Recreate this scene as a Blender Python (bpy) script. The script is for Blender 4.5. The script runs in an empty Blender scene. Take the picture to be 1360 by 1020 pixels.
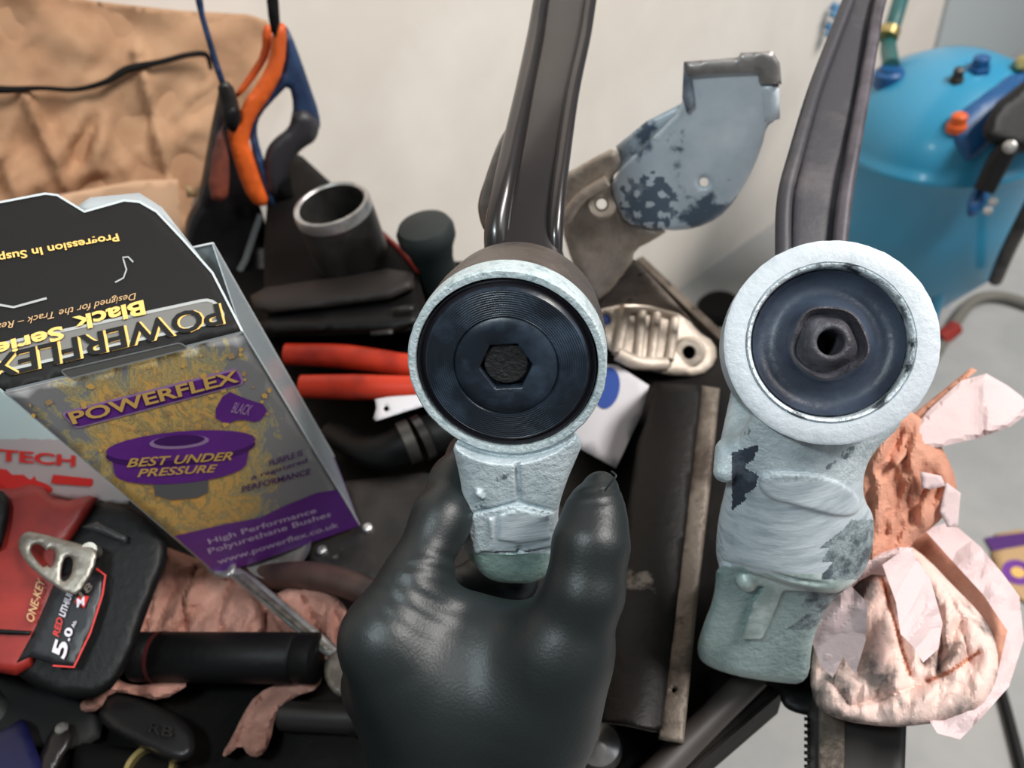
import bpy, bmesh, math, random
import numpy as np
from mathutils import Vector, Matrix
from mathutils.geometry import delaunay_2d_cdt
random.seed(4); rng = np.random.RandomState(7)
SC = bpy.context.scene
COL = SC.collection
# ------------------------------------------------------------------ camera, light
F = 1030.0
BZ = 0.75                      # bench height
CAM = np.array([0, 0, 1.20])
dn = np.array([200, -1017, -1030.]); dn /= np.linalg.norm(dn)
fwc = np.array([0, 0, -1.]); yw = fwc - dn * (fwc @ dn); yw /= np.linalg.norm(yw)
zw = -dn; xw = np.cross(yw, zw)
R = np.array([xw, yw, zw])     # camera axes -> world
cam = bpy.data.objects.new('camera', bpy.data.cameras.new('camera')); COL.objects.link(cam)
M = Matrix(R.tolist()).to_4x4(); M.translation = Vector(CAM); cam.matrix_world = M
cam.data.sensor_width = 36; cam.data.lens = F * 36 / 1360
cam.data.clip_start = 0.02
cam.data.dof.use_dof = True; cam.data.dof.focus_distance = 0.30; cam.data.dof.aperture_fstop = 10
SC.camera = cam
SC.view_settings.view_transform = 'Standard'; SC.view_settings.look = 'None'
SC.view_settings.gamma = 1; SC.view_settings.use_curve_mapping = False
SC.view_settings.exposure = 0.0
w = bpy.data.worlds.new('world'); SC.world = w; w.use_nodes = True
w.node_tree.nodes['Background'].inputs[0].default_value = (0.93, 0.95, 1.0, 1)
w.node_tree.nodes['Background'].inputs[1].default_value = 0.15

def area(name, loc, target, size, power, col, sy=None):
    l = bpy.data.lights.new(name, 'AREA'); l.size = size; l.energy = power; l.color = col
    if sy: l.shape = 'RECTANGLE'; l.size_y = sy
    o = bpy.data.objects.new(name, l); COL.objects.link(o)
    o.location = loc; d = Vector(target) - Vector(loc); o.rotation_euler = d.to_track_quat('-Z', 'Y').to_euler()
    return o
area('ceiling_lamp', (1.7, 0.15, 2.7), (0.1, 1.2, .9), 1.6, 92, (1.0, 0.955, 0.915), 0.5)
area('work_lamp', (-0.17, 0.02, 1.46), (0.02, 0.2, 1.0), 0.11, 1.9, (0.84, 0.97, 1.0), 0.06)
area('cool_side_light', (2.6, -0.6, 2.0), (0.2, 0.5, 0.8), 1.2, 8, (0.86, 0.93, 1.0), 1.2)  # weak cool area light from the right, its source unseen

# ------------------------------------------------------------------ placing helpers
def V(px, py, d):
    px, py, d = np.broadcast_arrays(np.asarray(px, float), np.asarray(py, float), np.asarray(d, float))
    c = np.stack([(px - 680) * d / F, -(py - 510) * d / F, -d], -1)
    return c @ R.T + CAM
def down(px, py):
    px = np.asarray(px, float); py = np.asarray(py, float)
    c = np.stack([(px - 680) / F, -(py - 510) / F, -np.ones_like(px * py * 1.0)], -1)
    return -(c @ R.T)[..., 2]
def H(h):                       # depth of the level plane h above the bench
    return lambda px, py: (CAM[2] - BZ - h) / down(px, py)
def B(px, py, h=0.0): return V(px, py, H(h)(px, py))
def FL(px, py, h=0.0): return V(px, py, (CAM[2] - h) / down(px, py))
def plane(p, n):                # depth of any plane
    p = np.asarray(p, float); n = np.asarray(n, float)
    def f(px, py):
        c = np.stack([(np.asarray(px, float) - 680) / F, -(np.asarray(py, float) - 510) / F, -np.ones_like(np.asarray(px, float))], -1)
        r = c @ R.T
        return ((p - CAM) @ n) / (r @ n)
    return f
def P3(a, b, c):                # depth plane through three (px,py,d)
    A, Bq, C_ = V(*a), V(*b), V(*c)
    return plane(A, np.cross(Bq - A, C_ - A))
def stand(px, py, h=0.0, lean=0.0):   # upright plane facing the viewer, standing at this spot
    p = B(px, py, h); n = np.array([CAM[0] - p[0], CAM[1] - p[1], 0]); n /= np.linalg.norm(n)
    return plane(p, n + np.array([0, 0, lean]))
def off(f, k): return lambda x, y: f(x, y) + k
def proj(p):
    c = (np.asarray(p) - CAM) @ R
    return 680 + c[..., 0] / -c[..., 2] * F, 510 - c[..., 1] / -c[..., 2] * F, -c[..., 2]

# ------------------------------------------------------------------ materials
def S(r, g, b):
    f = lambda v: (v / 255 / 12.92) if v / 255 <= 0.04045 else ((v / 255 + 0.055) / 1.055) ** 2.4
    return (f(r), f(g), f(b), 1)
MATS = {}
def mat(name, col, rough=0.5, metal=0.0, col2=None, scale=20, lo=0.4, hi=0.6, bump=0.0, bscale=60, coat=0, trans=0, alpha=1,
        stretch=(1, 1, 1), col3=None, scale3=8, lo3=0.55, hi3=0.62, spec=0.5, sheen=0, rough2=None, detail=6):
    m = bpy.data.materials.new(name); m.use_nodes = True; nt = m.node_tree; N = nt.nodes; L = nt.links
    b = N['Principled BSDF']; b.inputs['Base Color'].default_value = col
    b.inputs['Roughness'].default_value = rough; b.inputs['Metallic'].default_value = metal
    b.inputs['Coat Weight'].default_value = coat; b.inputs['Coat Roughness'].default_value = 0.12
    b.inputs['Transmission Weight'].default_value = trans; b.inputs['Alpha'].default_value = alpha
    b.inputs['Specular IOR Level'].default_value = spec
    b.inputs['Sheen Weight'].default_value = sheen
    tc = N.new('ShaderNodeTexCoord'); mp = N.new('ShaderNodeMapping'); mp.inputs['Scale'].default_value = stretch
    L.new(tc.outputs['Object'], mp.inputs[0])
    def noise(sc, det=detail):
        n = N.new('ShaderNodeTexNoise'); n.inputs['Scale'].default_value = sc; n.inputs['Detail'].default_value = det
        n.inputs['Roughness'].default_value = 0.6
        L.new(mp.outputs[0], n.inputs['Vector']); return n
    def ramp(n, lo, hi):
        r = N.new('ShaderNodeMapRange'); r.inputs[1].default_value = lo; r.inputs[2].default_value = hi
        L.new(n.outputs[0], r.inputs[0]); return r
    cur = None
    if col2:
        r = ramp(noise(scale), lo, hi)
        mx = N.new('ShaderNodeMix'); mx.data_type = 'RGBA'; mx.inputs[6].default_value = col; mx.inputs[7].default_value = col2
        L.new(r.outputs[0], mx.inputs[0]); cur = mx.outputs[2]
        if rough2 is not None:
            rr = N.new('ShaderNodeMapRange'); rr.inputs[3].default_value = rough; rr.inputs[4].default_value = rough2
            L.new(r.outputs[0], rr.inputs[0]); L.new(rr.outputs[0], b.inputs['Roughness'])
    if col3:
        r = ramp(noise(scale3, 9), lo3, hi3)
        mx = N.new('ShaderNodeMix'); mx.data_type = 'RGBA'; mx.inputs[6].default_value = col; mx.inputs[7].default_value = col3
        if cur: L.new(cur, mx.inputs[6])
        L.new(r.outputs[0], mx.inputs[0]); cur = mx.outputs[2]
    if cur: L.new(cur, b.inputs['Base Color'])
    if bump:
        n = noise(bscale); bp = N.new('ShaderNodeBump'); bp.inputs['Strength'].default_value = bump; bp.inputs['Distance'].default_value = 0.002
        L.new(n.outputs[0], bp.inputs['Height']); L.new(bp.outputs[0], b.inputs['Normal'])
    MATS[name] = m; return m
wall_m = mat('white_wall', S(226, 219, 210), 0.9, col2=S(216, 208, 198), scale=3, bump=0.25, bscale=25)
blue_wall_m = mat('pale_wall', S(176, 184, 186), 0.8, bump=0.1, bscale=25)
floor_m = mat('grey_floor', S(168, 168, 166), 0.55, col2=S(156, 157, 156), scale=6, bump=0.05)
bench_m = mat('dark_bench', S(12, 10, 10), 0.6, spec=.2, col2=S(34, 28, 25), scale=14, lo=.45, hi=.75, bump=0.4, bscale=80)
black_pl = mat('black_plastic', S(13, 13, 14), 0.5, spec=.28, bump=0.2, bscale=200)
black_dk = mat('dull_black', S(9, 8, 8), 0.7, spec=.18, col2=S(24, 21, 19), scale=18, lo=.5, hi=.75)
black_gl = mat('gloss_black', S(26, 24, 25), 0.28, coat=0.35, col2=S(36, 32, 32), scale=12, bump=0.06, bscale=40)
grey_arm = mat('worn_black_paint', S(50, 49, 55), 0.55, col2=S(88, 82, 84), scale=22, lo=.5, hi=.75, bump=0.3, bscale=80, stretch=(1, 1, .4))
silver = mat('silver_paint', S(192, 203, 208), 0.42, 0.2, col2=S(140, 156, 162), scale=60, lo=.45, hi=.75, bump=0.6, bscale=350, rough2=.6, col3=S(96, 108, 116), scale3=95, lo3=.63, hi3=.68)
brushed = mat('ground_silver', S(198, 208, 214), 0.40, 0.2, col2=S(142, 156, 164), scale=90, lo=.45, hi=.75, bump=0.25, bscale=190, stretch=(.35, 1, 2.2),
              col3=S(52, 58, 68), scale3=28, lo3=.61, hi3=.66)
dsilver = mat('green_tinged_silver', S(166, 186, 184), 0.42, 0.2, col2=S(116, 138, 138), scale=45, lo=.45, hi=.75, bump=0.6, bscale=260, col3=S(150, 166, 152), scale3=30, lo3=.6, hi3=.66)
face_l = mat('chipped_white_face', S(190, 202, 205), 0.5, 0.15, col2=S(138, 158, 162), scale=260, lo=.5, hi=.72, bump=0.6, bscale=500)
face_r = mat('pale_ring_face', S(202, 208, 214), 0.5, 0.05, col2=S(182, 190, 196), scale=120, lo=.5, hi=.75, bump=0.25, bscale=400)
bronze = mat('brown_grey_casting', S(96, 86, 80), 0.42, 0.45, col2=S(64, 58, 55), scale=30, bump=0.4, bscale=300, col3=S(150, 146, 140), scale3=26, lo3=.66, hi3=.74, stretch=(1, 1, 1))
pu_black = mat('black_polyurethane', S(22, 29, 38), 0.32, col2=S(54, 68, 84), scale=36, lo=.46, hi=.72, bump=0.08, bscale=300, rough2=.5)  # bluish sheen on the black is put into the lighter colour patches
pu_edge = mat('bushing_edge', S(26, 24, 30), 0.35, bump=0.1)
rubber = mat('blue_black_rubber', S(58, 68, 84), 0.42, col2=S(44, 49, 62), scale=26, bump=0.25, bscale=150)
rubber_b = mat('worn_rubber', S(58, 56, 62), 0.5, col2=S(84, 84, 92), scale=50, lo=.5, hi=.7, bump=0.8, bscale=180)
chrome = mat('bright_steel', S(205, 203, 200), 0.34, 0.65, col2=S(150, 148, 146), scale=40)
chrome_r = mat('chipped_steel_lip', S(215, 225, 230), 0.3, 0.45, col2=S(60, 66, 74), scale=120, lo=.5, hi=.62, bump=0.8, bscale=300)
steel_d = mat('dull_steel', S(72, 69, 66), 0.42, 0.5, col2=S(38, 36, 35), scale=20)
rust = mat('rusty_steel', S(118, 108, 98), 0.5, 0.4, col2=S(74, 64, 56), scale=22, bump=0.5, bscale=200, col3=S(42, 36, 34), scale3=60, lo3=.6, hi3=.68)
dark_rust = mat('brown_black_paint', S(20, 16, 14), 0.5, 0.1, spec=.3, col2=S(15, 12, 11), scale=8, bump=0.3, bscale=120, col3=S(120, 110, 102), scale3=30, lo3=.62, hi3=.68)
tan_cast = mat('tan_cast_metal', S(206, 193, 178), 0.42, 0.2, col2=S(150, 136, 122), scale=24, lo=.42, hi=.66, bump=0.6, bscale=160, col3=S(52, 44, 40), scale3=18, lo3=.6, hi3=.68)
blue_paint = mat('pale_blue_paint', S(218, 228, 236), 0.35, 0.15, col2=S(192, 206, 216), scale=18, bump=0.2, bscale=90, col3=S(92, 106, 122), scale3=17, lo3=.56, hi3=.6)
glove = mat('black_nitrile', S(22, 27, 28), 0.42, col2=S(24, 30, 31), scale=9, bump=0.12, bscale=900, spec=.5)
tank_m = mat('blue_enamel', S(52, 140, 176), 0.3, coat=0.2, col2=S(48, 140, 180), scale=5)
tank_d = mat('dark_blue_enamel', S(24, 80, 132), 0.4)
orange = mat('orange_grip', S(230, 100, 34), 0.5, col2=S(204, 88, 30), scale=20)
navy = mat('navy_plastic', S(44, 66, 100), 0.45, col2=S(30, 44, 72), scale=15)
redh = mat('red_orange_grip', S(198, 54, 28), 0.42, col2=S(150, 34, 20), scale=30, lo=.5, hi=.7)
kraft = mat('kraft_paper', S(190, 150, 116), 0.85, col2=S(166, 124, 92), scale=8, bump=0.4, bscale=30)
kraft2 = mat('kraft_paper_light', S(212, 172, 138), 0.85, bump=0.3, bscale=30)
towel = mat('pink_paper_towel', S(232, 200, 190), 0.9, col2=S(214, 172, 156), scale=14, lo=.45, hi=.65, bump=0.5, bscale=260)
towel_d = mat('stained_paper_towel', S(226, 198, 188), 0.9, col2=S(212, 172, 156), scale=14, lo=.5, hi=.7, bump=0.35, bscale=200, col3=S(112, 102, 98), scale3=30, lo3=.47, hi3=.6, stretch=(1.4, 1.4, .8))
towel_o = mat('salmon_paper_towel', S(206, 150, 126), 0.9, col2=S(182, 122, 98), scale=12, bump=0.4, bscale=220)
towel_w = mat('pale_pink_sheet', S(212, 190, 190), 0.9, bump=0.2, bscale=200)
towel_l = mat('shaded_towel', S(198, 150, 134), 0.9, col2=S(160, 112, 98), scale=12, bump=0.5, bscale=200)  # pink towel again, with the shade on the left put into its colour
card_bk = mat('black_card', S(24, 23, 23), 0.6, spec=.25, bump=0.1, bscale=300)
card_pl = mat('clear_edge', S(190, 196, 198), 0.3)
gold = mat('gold_print', S(240, 192, 108), 0.5)
goldd = mat('pale_gold_print', S(196, 160, 116), 0.5)
silverp = mat('silver_print', S(186, 188, 186), 0.35, 0.3)
greyp = mat('grey_print', S(112, 110, 106), 0.5)
purple = mat('purple_print', S(118, 52, 158), 0.45, col2=S(106, 46, 142), scale=20)
purple_d = mat('deep_purple_print', S(80, 32, 112), 0.45)
purple_l = mat('lilac_print', S(184, 146, 196), 0.45)
white_m = mat('white_print', S(222, 216, 226), 0.6)
lilac_t = mat('lilac_text', S(226, 200, 236), 0.6)
paper = mat('white_paper', S(206, 204, 208), 0.8)
blue_d = mat('blue_print', S(44, 74, 150), 0.6)
red_pl = mat('red_plastic', S(150, 40, 32), 0.45, col2=S(122, 32, 27), scale=30)
red_pr = mat('red_print', S(206, 52, 48), 0.5)
teal_bx = mat('pale_teal_card', S(188, 206, 206), 0.6)
grey_bx = mat('pale_grey_card', S(176, 168, 168), 0.6)
clipm = mat('scratched_nickel', S(168, 162, 152), 0.38, 0.7, col2=S(120, 114, 106), scale=60, bump=.2, bscale=300)
capg = mat('dark_green_rubber', S(26, 33, 33), 0.55, col2=S(33, 41, 41), scale=20)
bag_m = mat('dark_film', S(40, 38, 40), 0.22, coat=.4, col2=S(62, 60, 62), scale=20, lo=.5, hi=.7, bump=.6, bscale=50)
brass = mat('brass', S(180, 164, 110), 0.35, .8)
hose_g = mat('green_hose', S(40, 92, 92), 0.45)
hose_k = mat('grey_hose', S(110, 108, 100), 0.6)
dark_pr = mat('dark_print', S(70, 60, 66), .6)
# clear film for the packaging sides
cf = bpy.data.materials.new('clear_film'); cf.use_nodes = True; nt = cf.node_tree; N = nt.nodes; L = nt.links
bs = N['Principled BSDF']; bs.inputs['Base Color'].default_value = S(186, 198, 204); bs.inputs['Roughness'].default_value = 0.18
bs.inputs['Alpha'].default_value = 0.55
# printed front: grey card with ochre splatter that thins out towards the edges
fr = bpy.data.materials.new('printed_card'); fr.use_nodes = True; nt = fr.node_tree; N = nt.nodes; L = nt.links
bs = N['Principled BSDF']; bs.inputs['Roughness'].default_value = 0.4
tc = N.new('ShaderNodeUVMap'); vo = N.new('ShaderNodeTexVoronoi'); vo.inputs['Scale'].default_value = 26; vo.inputs['Randomness'].default_value = 1
nz = N.new('ShaderNodeTexNoise'); nz.inputs['Scale'].default_value = 9; nz.inputs['Detail'].default_value = 9; nz.inputs['Roughness'].default_value = .75
vm = N.new('ShaderNodeVectorMath'); vm.operation = 'DISTANCE'; vm.inputs[1].default_value = (0.5, 0.56, 0)
L.new(tc.outputs[0], nz.inputs['Vector']); L.new(tc.outputs[0], vm.inputs[0]); L.new(tc.outputs[0], vo.inputs['Vector'])
m1 = N.new('ShaderNodeMath'); m1.operation = 'MULTIPLY_ADD'; m1.inputs[1].default_value = -1.0; nz.inputs['Distortion'].default_value = .6; L.new(vm.outputs['Value'], m1.inputs[0])
L.new(nz.outputs[0], m1.inputs[2])
cr = N.new('ShaderNodeValToRGB'); cr.color_ramp.interpolation = 'LINEAR'
e = cr.color_ramp.elements; e[0].position = 0.02; e[0].color = S(150, 148, 148); e[1].position = 0.04; e[1].color = S(206, 190, 130)
for p_, c_ in ((0.08, S(150, 146, 132)), (0.12, S(232, 196, 120)), (0.17, S(176, 160, 118)), (0.22, S(246, 190, 104)), (0.28, S(226, 190, 116)), (0.33, S(160, 146, 110)), (0.38, S(250, 192, 104))):
    q = cr.color_ramp.elements.new(p_); q.color = c_
L.new(m1.outputs[0], cr.inputs[0]); L.new(cr.outputs[0], bs.inputs['Base Color'])

# ------------------------------------------------------------------ object helpers
ORG = {}
def thing(name, label, cat, loc, group=None):
    o = bpy.data.objects.new(name, None); COL.objects.link(o); o.location = Vector(loc); o.empty_display_size = .02
    o['label'] = label; o['category'] = cat
    if group: o['group'] = group
    ORG[o] = np.asarray(loc, float); return o
def mesh(name, verts, faces, mats, parent=None, smooth=True, fmat=None, label=None, cat=None, group=None, kind=None, autos=None, uv=None):
    verts = np.asarray(verts, float)
    if parent is None:
        org = np.array([verts[:, 0].mean(), verts[:, 1].mean(), verts[:, 2].min()])
    else: org = ORG[parent]
    me = bpy.data.meshes.new(name); me.from_pydata((verts - org).tolist(), [], [list(map(int, f)) for f in faces])
    for m in (mats if isinstance(mats, (list, tuple)) else [mats]): me.materials.append(m)
    if fmat is not None: me.polygons.foreach_set('material_index', list(map(int, fmat)))
    if smooth: me.polygons.foreach_set('use_smooth', [True] * len(me.polygons))
    if uv is not None:
        ul = me.uv_layers.new(name='UVMap'); vi = np.zeros(len(me.loops), int); me.loops.foreach_get('vertex_index', vi)
        ul.data.foreach_set('uv', np.asarray(uv)[vi].ravel())
    me.validate(); me.update()
    bm = bmesh.new(); bm.from_mesh(me); bmesh.ops.recalc_face_normals(bm, faces=bm.faces)
    if autos:
        for ed in bm.edges:
            if len(ed.link_faces) == 2 and ed.calc_face_angle(0) > math.radians(autos): ed.smooth = False
    bm.to_mesh(me); bm.free()
    o = bpy.data.objects.new(name, me); COL.objects.link(o)
    if parent is None: o.location = Vector(org)
    else: o.parent = parent
    ORG[o] = org
    if label: o['label'] = label
    if cat: o['category'] = cat
    if group: o['group'] = group
    if kind: o['kind'] = kind
    return o
def smooth_poly(pts, it=2):
    p = np.asarray(pts, float)
    for _ in range(it):
        q = np.roll(p, -1, 0); a = p * .75 + q * .25; b = p * .25 + q * .75
        p = np.stack([a, b], 1).reshape(-1, 2)
    return p
def dense(pts, step):
    out = []; n = len(pts)
    for i in range(n):
        a, b = np.asarray(pts[i], float), np.asarray(pts[(i + 1) % n], float)
        k = max(1, int(np.linalg.norm(b - a) / step))
        for j in range(k): out.append(a + (b - a) * j / k)
    return np.array(out)
def pdist(x, y, poly):          # signed, negative inside
    poly = np.asarray(poly, float); best = np.full(np.shape(x), 1e9); ins = np.zeros(np.shape(x), bool)
    n = len(poly)
    for i in range(n):
        ax, ay = poly[i]; bx, by = poly[(i + 1) % n]; ex, ey = bx - ax, by - ay
        t = np.clip(((x - ax) * ex + (y - ay) * ey) / (ex * ex + ey * ey + 1e-12), 0, 1)
        best = np.minimum(best, np.hypot(x - ax - t * ex, y - ay - t * ey))
        c = ((ay > y) != (by > y))
        with np.errstate(divide='ignore', invalid='ignore'):
            xi = ax + (y - ay) / (by - ay if by != ay else 1e-9) * ex
        ins ^= c & (x < xi)
    return np.where(ins, -best, best)
def relief(name, poly, front, back, mats, parent=None, rim=0, rnd=0.5, fn=None, step=8, holes=(), sm=0, split=None, autos=None, uvq=None, **kw):
    """solid body with the outline poly: front and back are depth surfaces, rim (px) is the rounding at its edge"""
    if sm: poly = smooth_poly(poly, sm)
    poly = dense(poly, step); loops = [poly] + [dense(smooth_poly(h, 1), step * .7) for h in holes]
    fb = front; bb = back if callable(back) else off(front, back)
    pts = []; edges = []
    for lp in loops:
        s = len(pts); pts += [tuple(p) for p in lp]; edges += [(s + i, s + (i + 1) % len(lp)) for i in range(len(lp))]
    x0, y0 = poly.min(0); x1, y1 = poly.max(0)
    gx, gy = np.meshgrid(np.arange(x0 + step / 2, x1, step), np.arange(y0 + step / 2, y1, step))
    gx = gx.ravel() + rng.uniform(-.2, .2, gx.size) * step; gy = gy.ravel() + rng.uniform(-.2, .2, gy.size) * step
    d = pdist(gx, gy, poly); ok = d < -step * .45
    for h in loops[1:]: ok &= pdist(gx, gy, h) > step * .45
    pts += list(zip(gx[ok], gy[ok]))
    vs, _, fs, *_r = delaunay_2d_cdt([Vector(p) for p in pts], edges, [], 0, 1e-4)
    vs = np.array([(v.x, v.y) for v in vs]); fs = np.array([f for f in fs if len(f) == 3])
    c = vs[fs].mean(1); keep = pdist(c[:, 0], c[:, 1], poly) < 0
    for h in loops[1:]: keep &= pdist(c[:, 0], c[:, 1], h) > 0
    fs = fs[keep]
    used = np.unique(fs); mp = -np.ones(len(vs), int); mp[used] = np.arange(len(used)); vs = vs[used]; fs = mp[fs]
    x, y = vs[:, 0], vs[:, 1]
    dd = -pdist(x, y, poly)
    for h in loops[1:]: dd = np.minimum(dd, np.abs(pdist(x, y, h)))
    df = fb(x, y); db = bb(x, y); th = db - df
    if rim:
        s = np.clip(dd / rim, 0, 1); r = 1 - np.sqrt(np.clip(1 - (1 - s) ** 2, 0, 1))
        cap = rim * df / F * 1.1
        df = df + np.minimum(th * rnd, cap) * r; db = db - np.minimum(th * (1 - rnd), cap) * r * .9
    if fn is not None:
        fall = np.clip(dd / max(rim, 1), 0, 1) if rim else 1
        df = df - fn(x, y) * fall
    vf = V(x, y, df); vb = V(x, y, db)
    n = len(vs); faces = [tuple(f) for f in fs] + [tuple(f[::-1] + n) for f in fs]
    from collections import Counter
    ec = Counter()
    for f in fs:
        for i in range(3): ec[(f[i], f[(i + 1) % 3])] += 1
    for (a, b) in list(ec):
        if (b, a) not in ec: faces.append((b, a, a + n, b + n))
    fm = None
    if split is not None:
        cf_ = c[keep]; s = np.array([split(px, py) for px, py in cf_]); fm = list(s) + list(s) + [0] * (len(faces) - 2 * len(fs))
    uv = None
    if uvq is not None:
        O, U, W = uvq; al = np.concatenate([vf, vb]) - O
        uv = np.stack([al @ U / (U @ U), 1 - al @ W / (W @ W)], 1)
    return mesh(name, np.concatenate([vf, vb]), faces, mats, parent, fmat=fm, autos=autos, uv=uv, **kw)
def frame(ax):
    ax = np.asarray(ax, float); ax /= np.linalg.norm(ax)
    h = R @ np.array([1., 0, 0])
    if abs(ax @ h) > .9: h = R @ np.array([0, 1., 0])
    u = h - ax * (h @ ax); u /= np.linalg.norm(u); return u, np.cross(ax, u), ax
def lathe(name, p0, axis, prof, mats, parent=None, n=64, rf=None, fm=None, closed=False, autos=35, wob=0, **kw):
    """prof: (t along axis, radius); rf(i, theta, r) may bend a ring"""
    u, v, a = frame(axis); vs = []; fs = []; fmat = []
    th = np.arange(n) / n * 2 * math.pi
    for i, (t, r) in enumerate(prof):
        rr = np.full(n, float(r)); tt = np.full(n, float(t))
        if rf: rr, tt = rf(i, th, rr, tt)
        vs.append(p0 + np.outer(tt, a) + np.outer(rr * np.cos(th), u) + np.outer(rr * np.sin(th), v))
    k = len(prof)
    for i in range(k if closed else k - 1):
        j2 = (i + 1) % k
        for j in range(n):
            fs.append((i * n + j, i * n + (j + 1) % n, j2 * n + (j + 1) % n, j2 * n + j)); fmat.append(fm[i] if fm else 0)
    vs = np.concatenate(vs)
    if not closed:
        if prof[0][1] > 1e-6: fs.append(tuple(range(n))[::-1]); fmat.append(fm[0] if fm else 0)
        if prof[-1][1] > 1e-6: fs.append(tuple(range((k - 1) * n, k * n))); fmat.append(fm[-1] if fm else 0)
    return mesh(name, vs, fs, mats, parent, fmat=fmat, autos=autos, **kw)
def tube(name, pts, rad, m, parent=None, n=14, flat=1.0, **kw):
    pts = np.asarray(pts, float)
    # catmull-rom
    if len(pts) > 2:
        P = np.concatenate([[2 * pts[0] - pts[1]], pts, [2 * pts[-1] - pts[-2]]]); out = []; rr = []
        rad_ = rad if hasattr(rad, '__len__') else [rad] * len(pts)
        for i in range(len(pts) - 1):
            for t in np.linspace(0, 1, 9)[:-1]:
                a, b, c, d = P[i:i + 4]
                out.append(.5 * (2 * b + (c - a) * t + (2 * a - 5 * b + 4 * c - d) * t * t + (3 * b - a - 3 * c + d) * t ** 3)); rr.append(rad_[i] * (1 - t) + rad_[i + 1] * t)
        out.append(pts[-1]); rr.append(rad_[-1]); pts = np.array(out); rad = rr
    elif not hasattr(rad, '__len__'): rad = [rad] * len(pts)
    T = np.gradient(pts, axis=0); T /= np.linalg.norm(T, axis=1)[:, None]
    u = frame(T[0])[0]; vs = []; th = np.arange(n) / n * 2 * math.pi
    for p, t, r in zip(pts, T, rad):
        u = u - t * (u @ t); u /= np.linalg.norm(u); v = np.cross(t, u)
        vs.append(p + np.outer(r * np.cos(th), u) + np.outer(r * flat * np.sin(th), v))
    k = len(pts); fs = [(i * n + j, i * n + (j + 1) % n, (i + 1) * n + (j + 1) % n, (i + 1) * n + j) for i in range(k - 1) for j in range(n)]
    fs += [tuple(range(n))[::-1], tuple(range((k - 1) * n, k * n))]
    return mesh(name, np.concatenate(vs), fs, m, parent, autos=50, **kw)
def slab(name, top, thick, m, parent=None, bev=0, **kw):     # world outline, extruded along thick vector
    top = np.asarray(top, float); n = len(top); vs = np.concatenate([top, top + np.asarray(thick)])
    fs = [tuple(range(n)), tuple(range(n, 2 * n))[::-1]] + [(i, (i + 1) % n, n + (i + 1) % n, n + i) for i in range(n)]
    o = mesh(name, vs, fs, m, parent, smooth=False, **kw)
    if bev:
        bm = bmesh.new(); bm.from_mesh(o.data); bmesh.ops.bevel(bm, geom=bm.edges[:], offset=bev, segments=2, affect='EDGES'); bm.to_mesh(o.data); bm.free()
    return o
def ellipse(cx, cy, rx, ry, rot=0, n=24, a0=0, a1=360):
    t = np.radians(np.linspace(a0, a1, n, endpoint=(a1 - a0) < 360)); c, s = math.cos(math.radians(rot)), math.sin(math.radians(rot))
    x = rx * np.cos(t); y = ry * np.sin(t); return np.stack([cx + x * c - y * s, cy + x * s + y * c], 1)
def flat(name, poly, dfun, m, parent, lift=.0004, **kw):     # flat print on a surface
    poly = np.asarray(poly, float); n = len(poly); vs = V(poly[:, 0], poly[:, 1], dfun(poly[:, 0], poly[:, 1]) - lift)
    return mesh(name, vs, [tuple(range(n))], m, parent, smooth=False, **kw)
def line(name, pts, wpx, dfun, m, parent, closed=False, lift=.0004, **kw):
    p = np.asarray(pts, float)
    if closed: p = np.concatenate([p, p[:1]])
    t = np.gradient(p, axis=0) if len(p) > 2 else np.repeat([p[1] - p[0]], 2, 0); t /= np.linalg.norm(t, axis=1)[:, None] + 1e-9; nn = np.stack([-t[:, 1], t[:, 0]], 1) * wpx / 2
    q = np.concatenate([p + nn, p - nn]); k = len(p); vs = V(q[:, 0], q[:, 1], dfun(q[:, 0], q[:, 1]) - lift)
    return mesh(name, vs, [(i, i + 1, k + i + 1, k + i) for i in range(k - 1)], m, parent, smooth=False, **kw)
def text(name, s, a, b, c, dfun, m, parent, bold=.012, lift=.0006, shear=0, **kw):
    """flat lettering: a start of the baseline, b its end, c above a (pixels on the surface dfun)"""
    cu = bpy.data.curves.new('lettering', 'FONT'); cu.body = s; cu.offset = bold; cu.shear = shear; cu.resolution_u = 3
    t = bpy.data.objects.new('lettering', cu); COL.objects.link(t); bpy.context.view_layer.update()
    me = t.evaluated_get(bpy.context.evaluated_depsgraph_get()).to_mesh()
    v = np.array([x.co[:] for x in me.vertices]); f = [tuple(p.vertices) for p in me.polygons]
    t.to_mesh_clear(); bpy.data.objects.remove(t)
    mn, mx = v.min(0), v.max(0); q = (v - mn) / np.maximum(mx - mn, 1e-6)
    A, Bp, Cp = (V(*k_, dfun(*k_) - lift) for k_ in (np.array(a, float), np.array(b, float), np.array(c, float)))
    return mesh(name, A + np.outer(q[:, 0], Bp - A) + np.outer(q[:, 1], Cp - A), f, m, parent, smooth=False, **kw)

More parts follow.
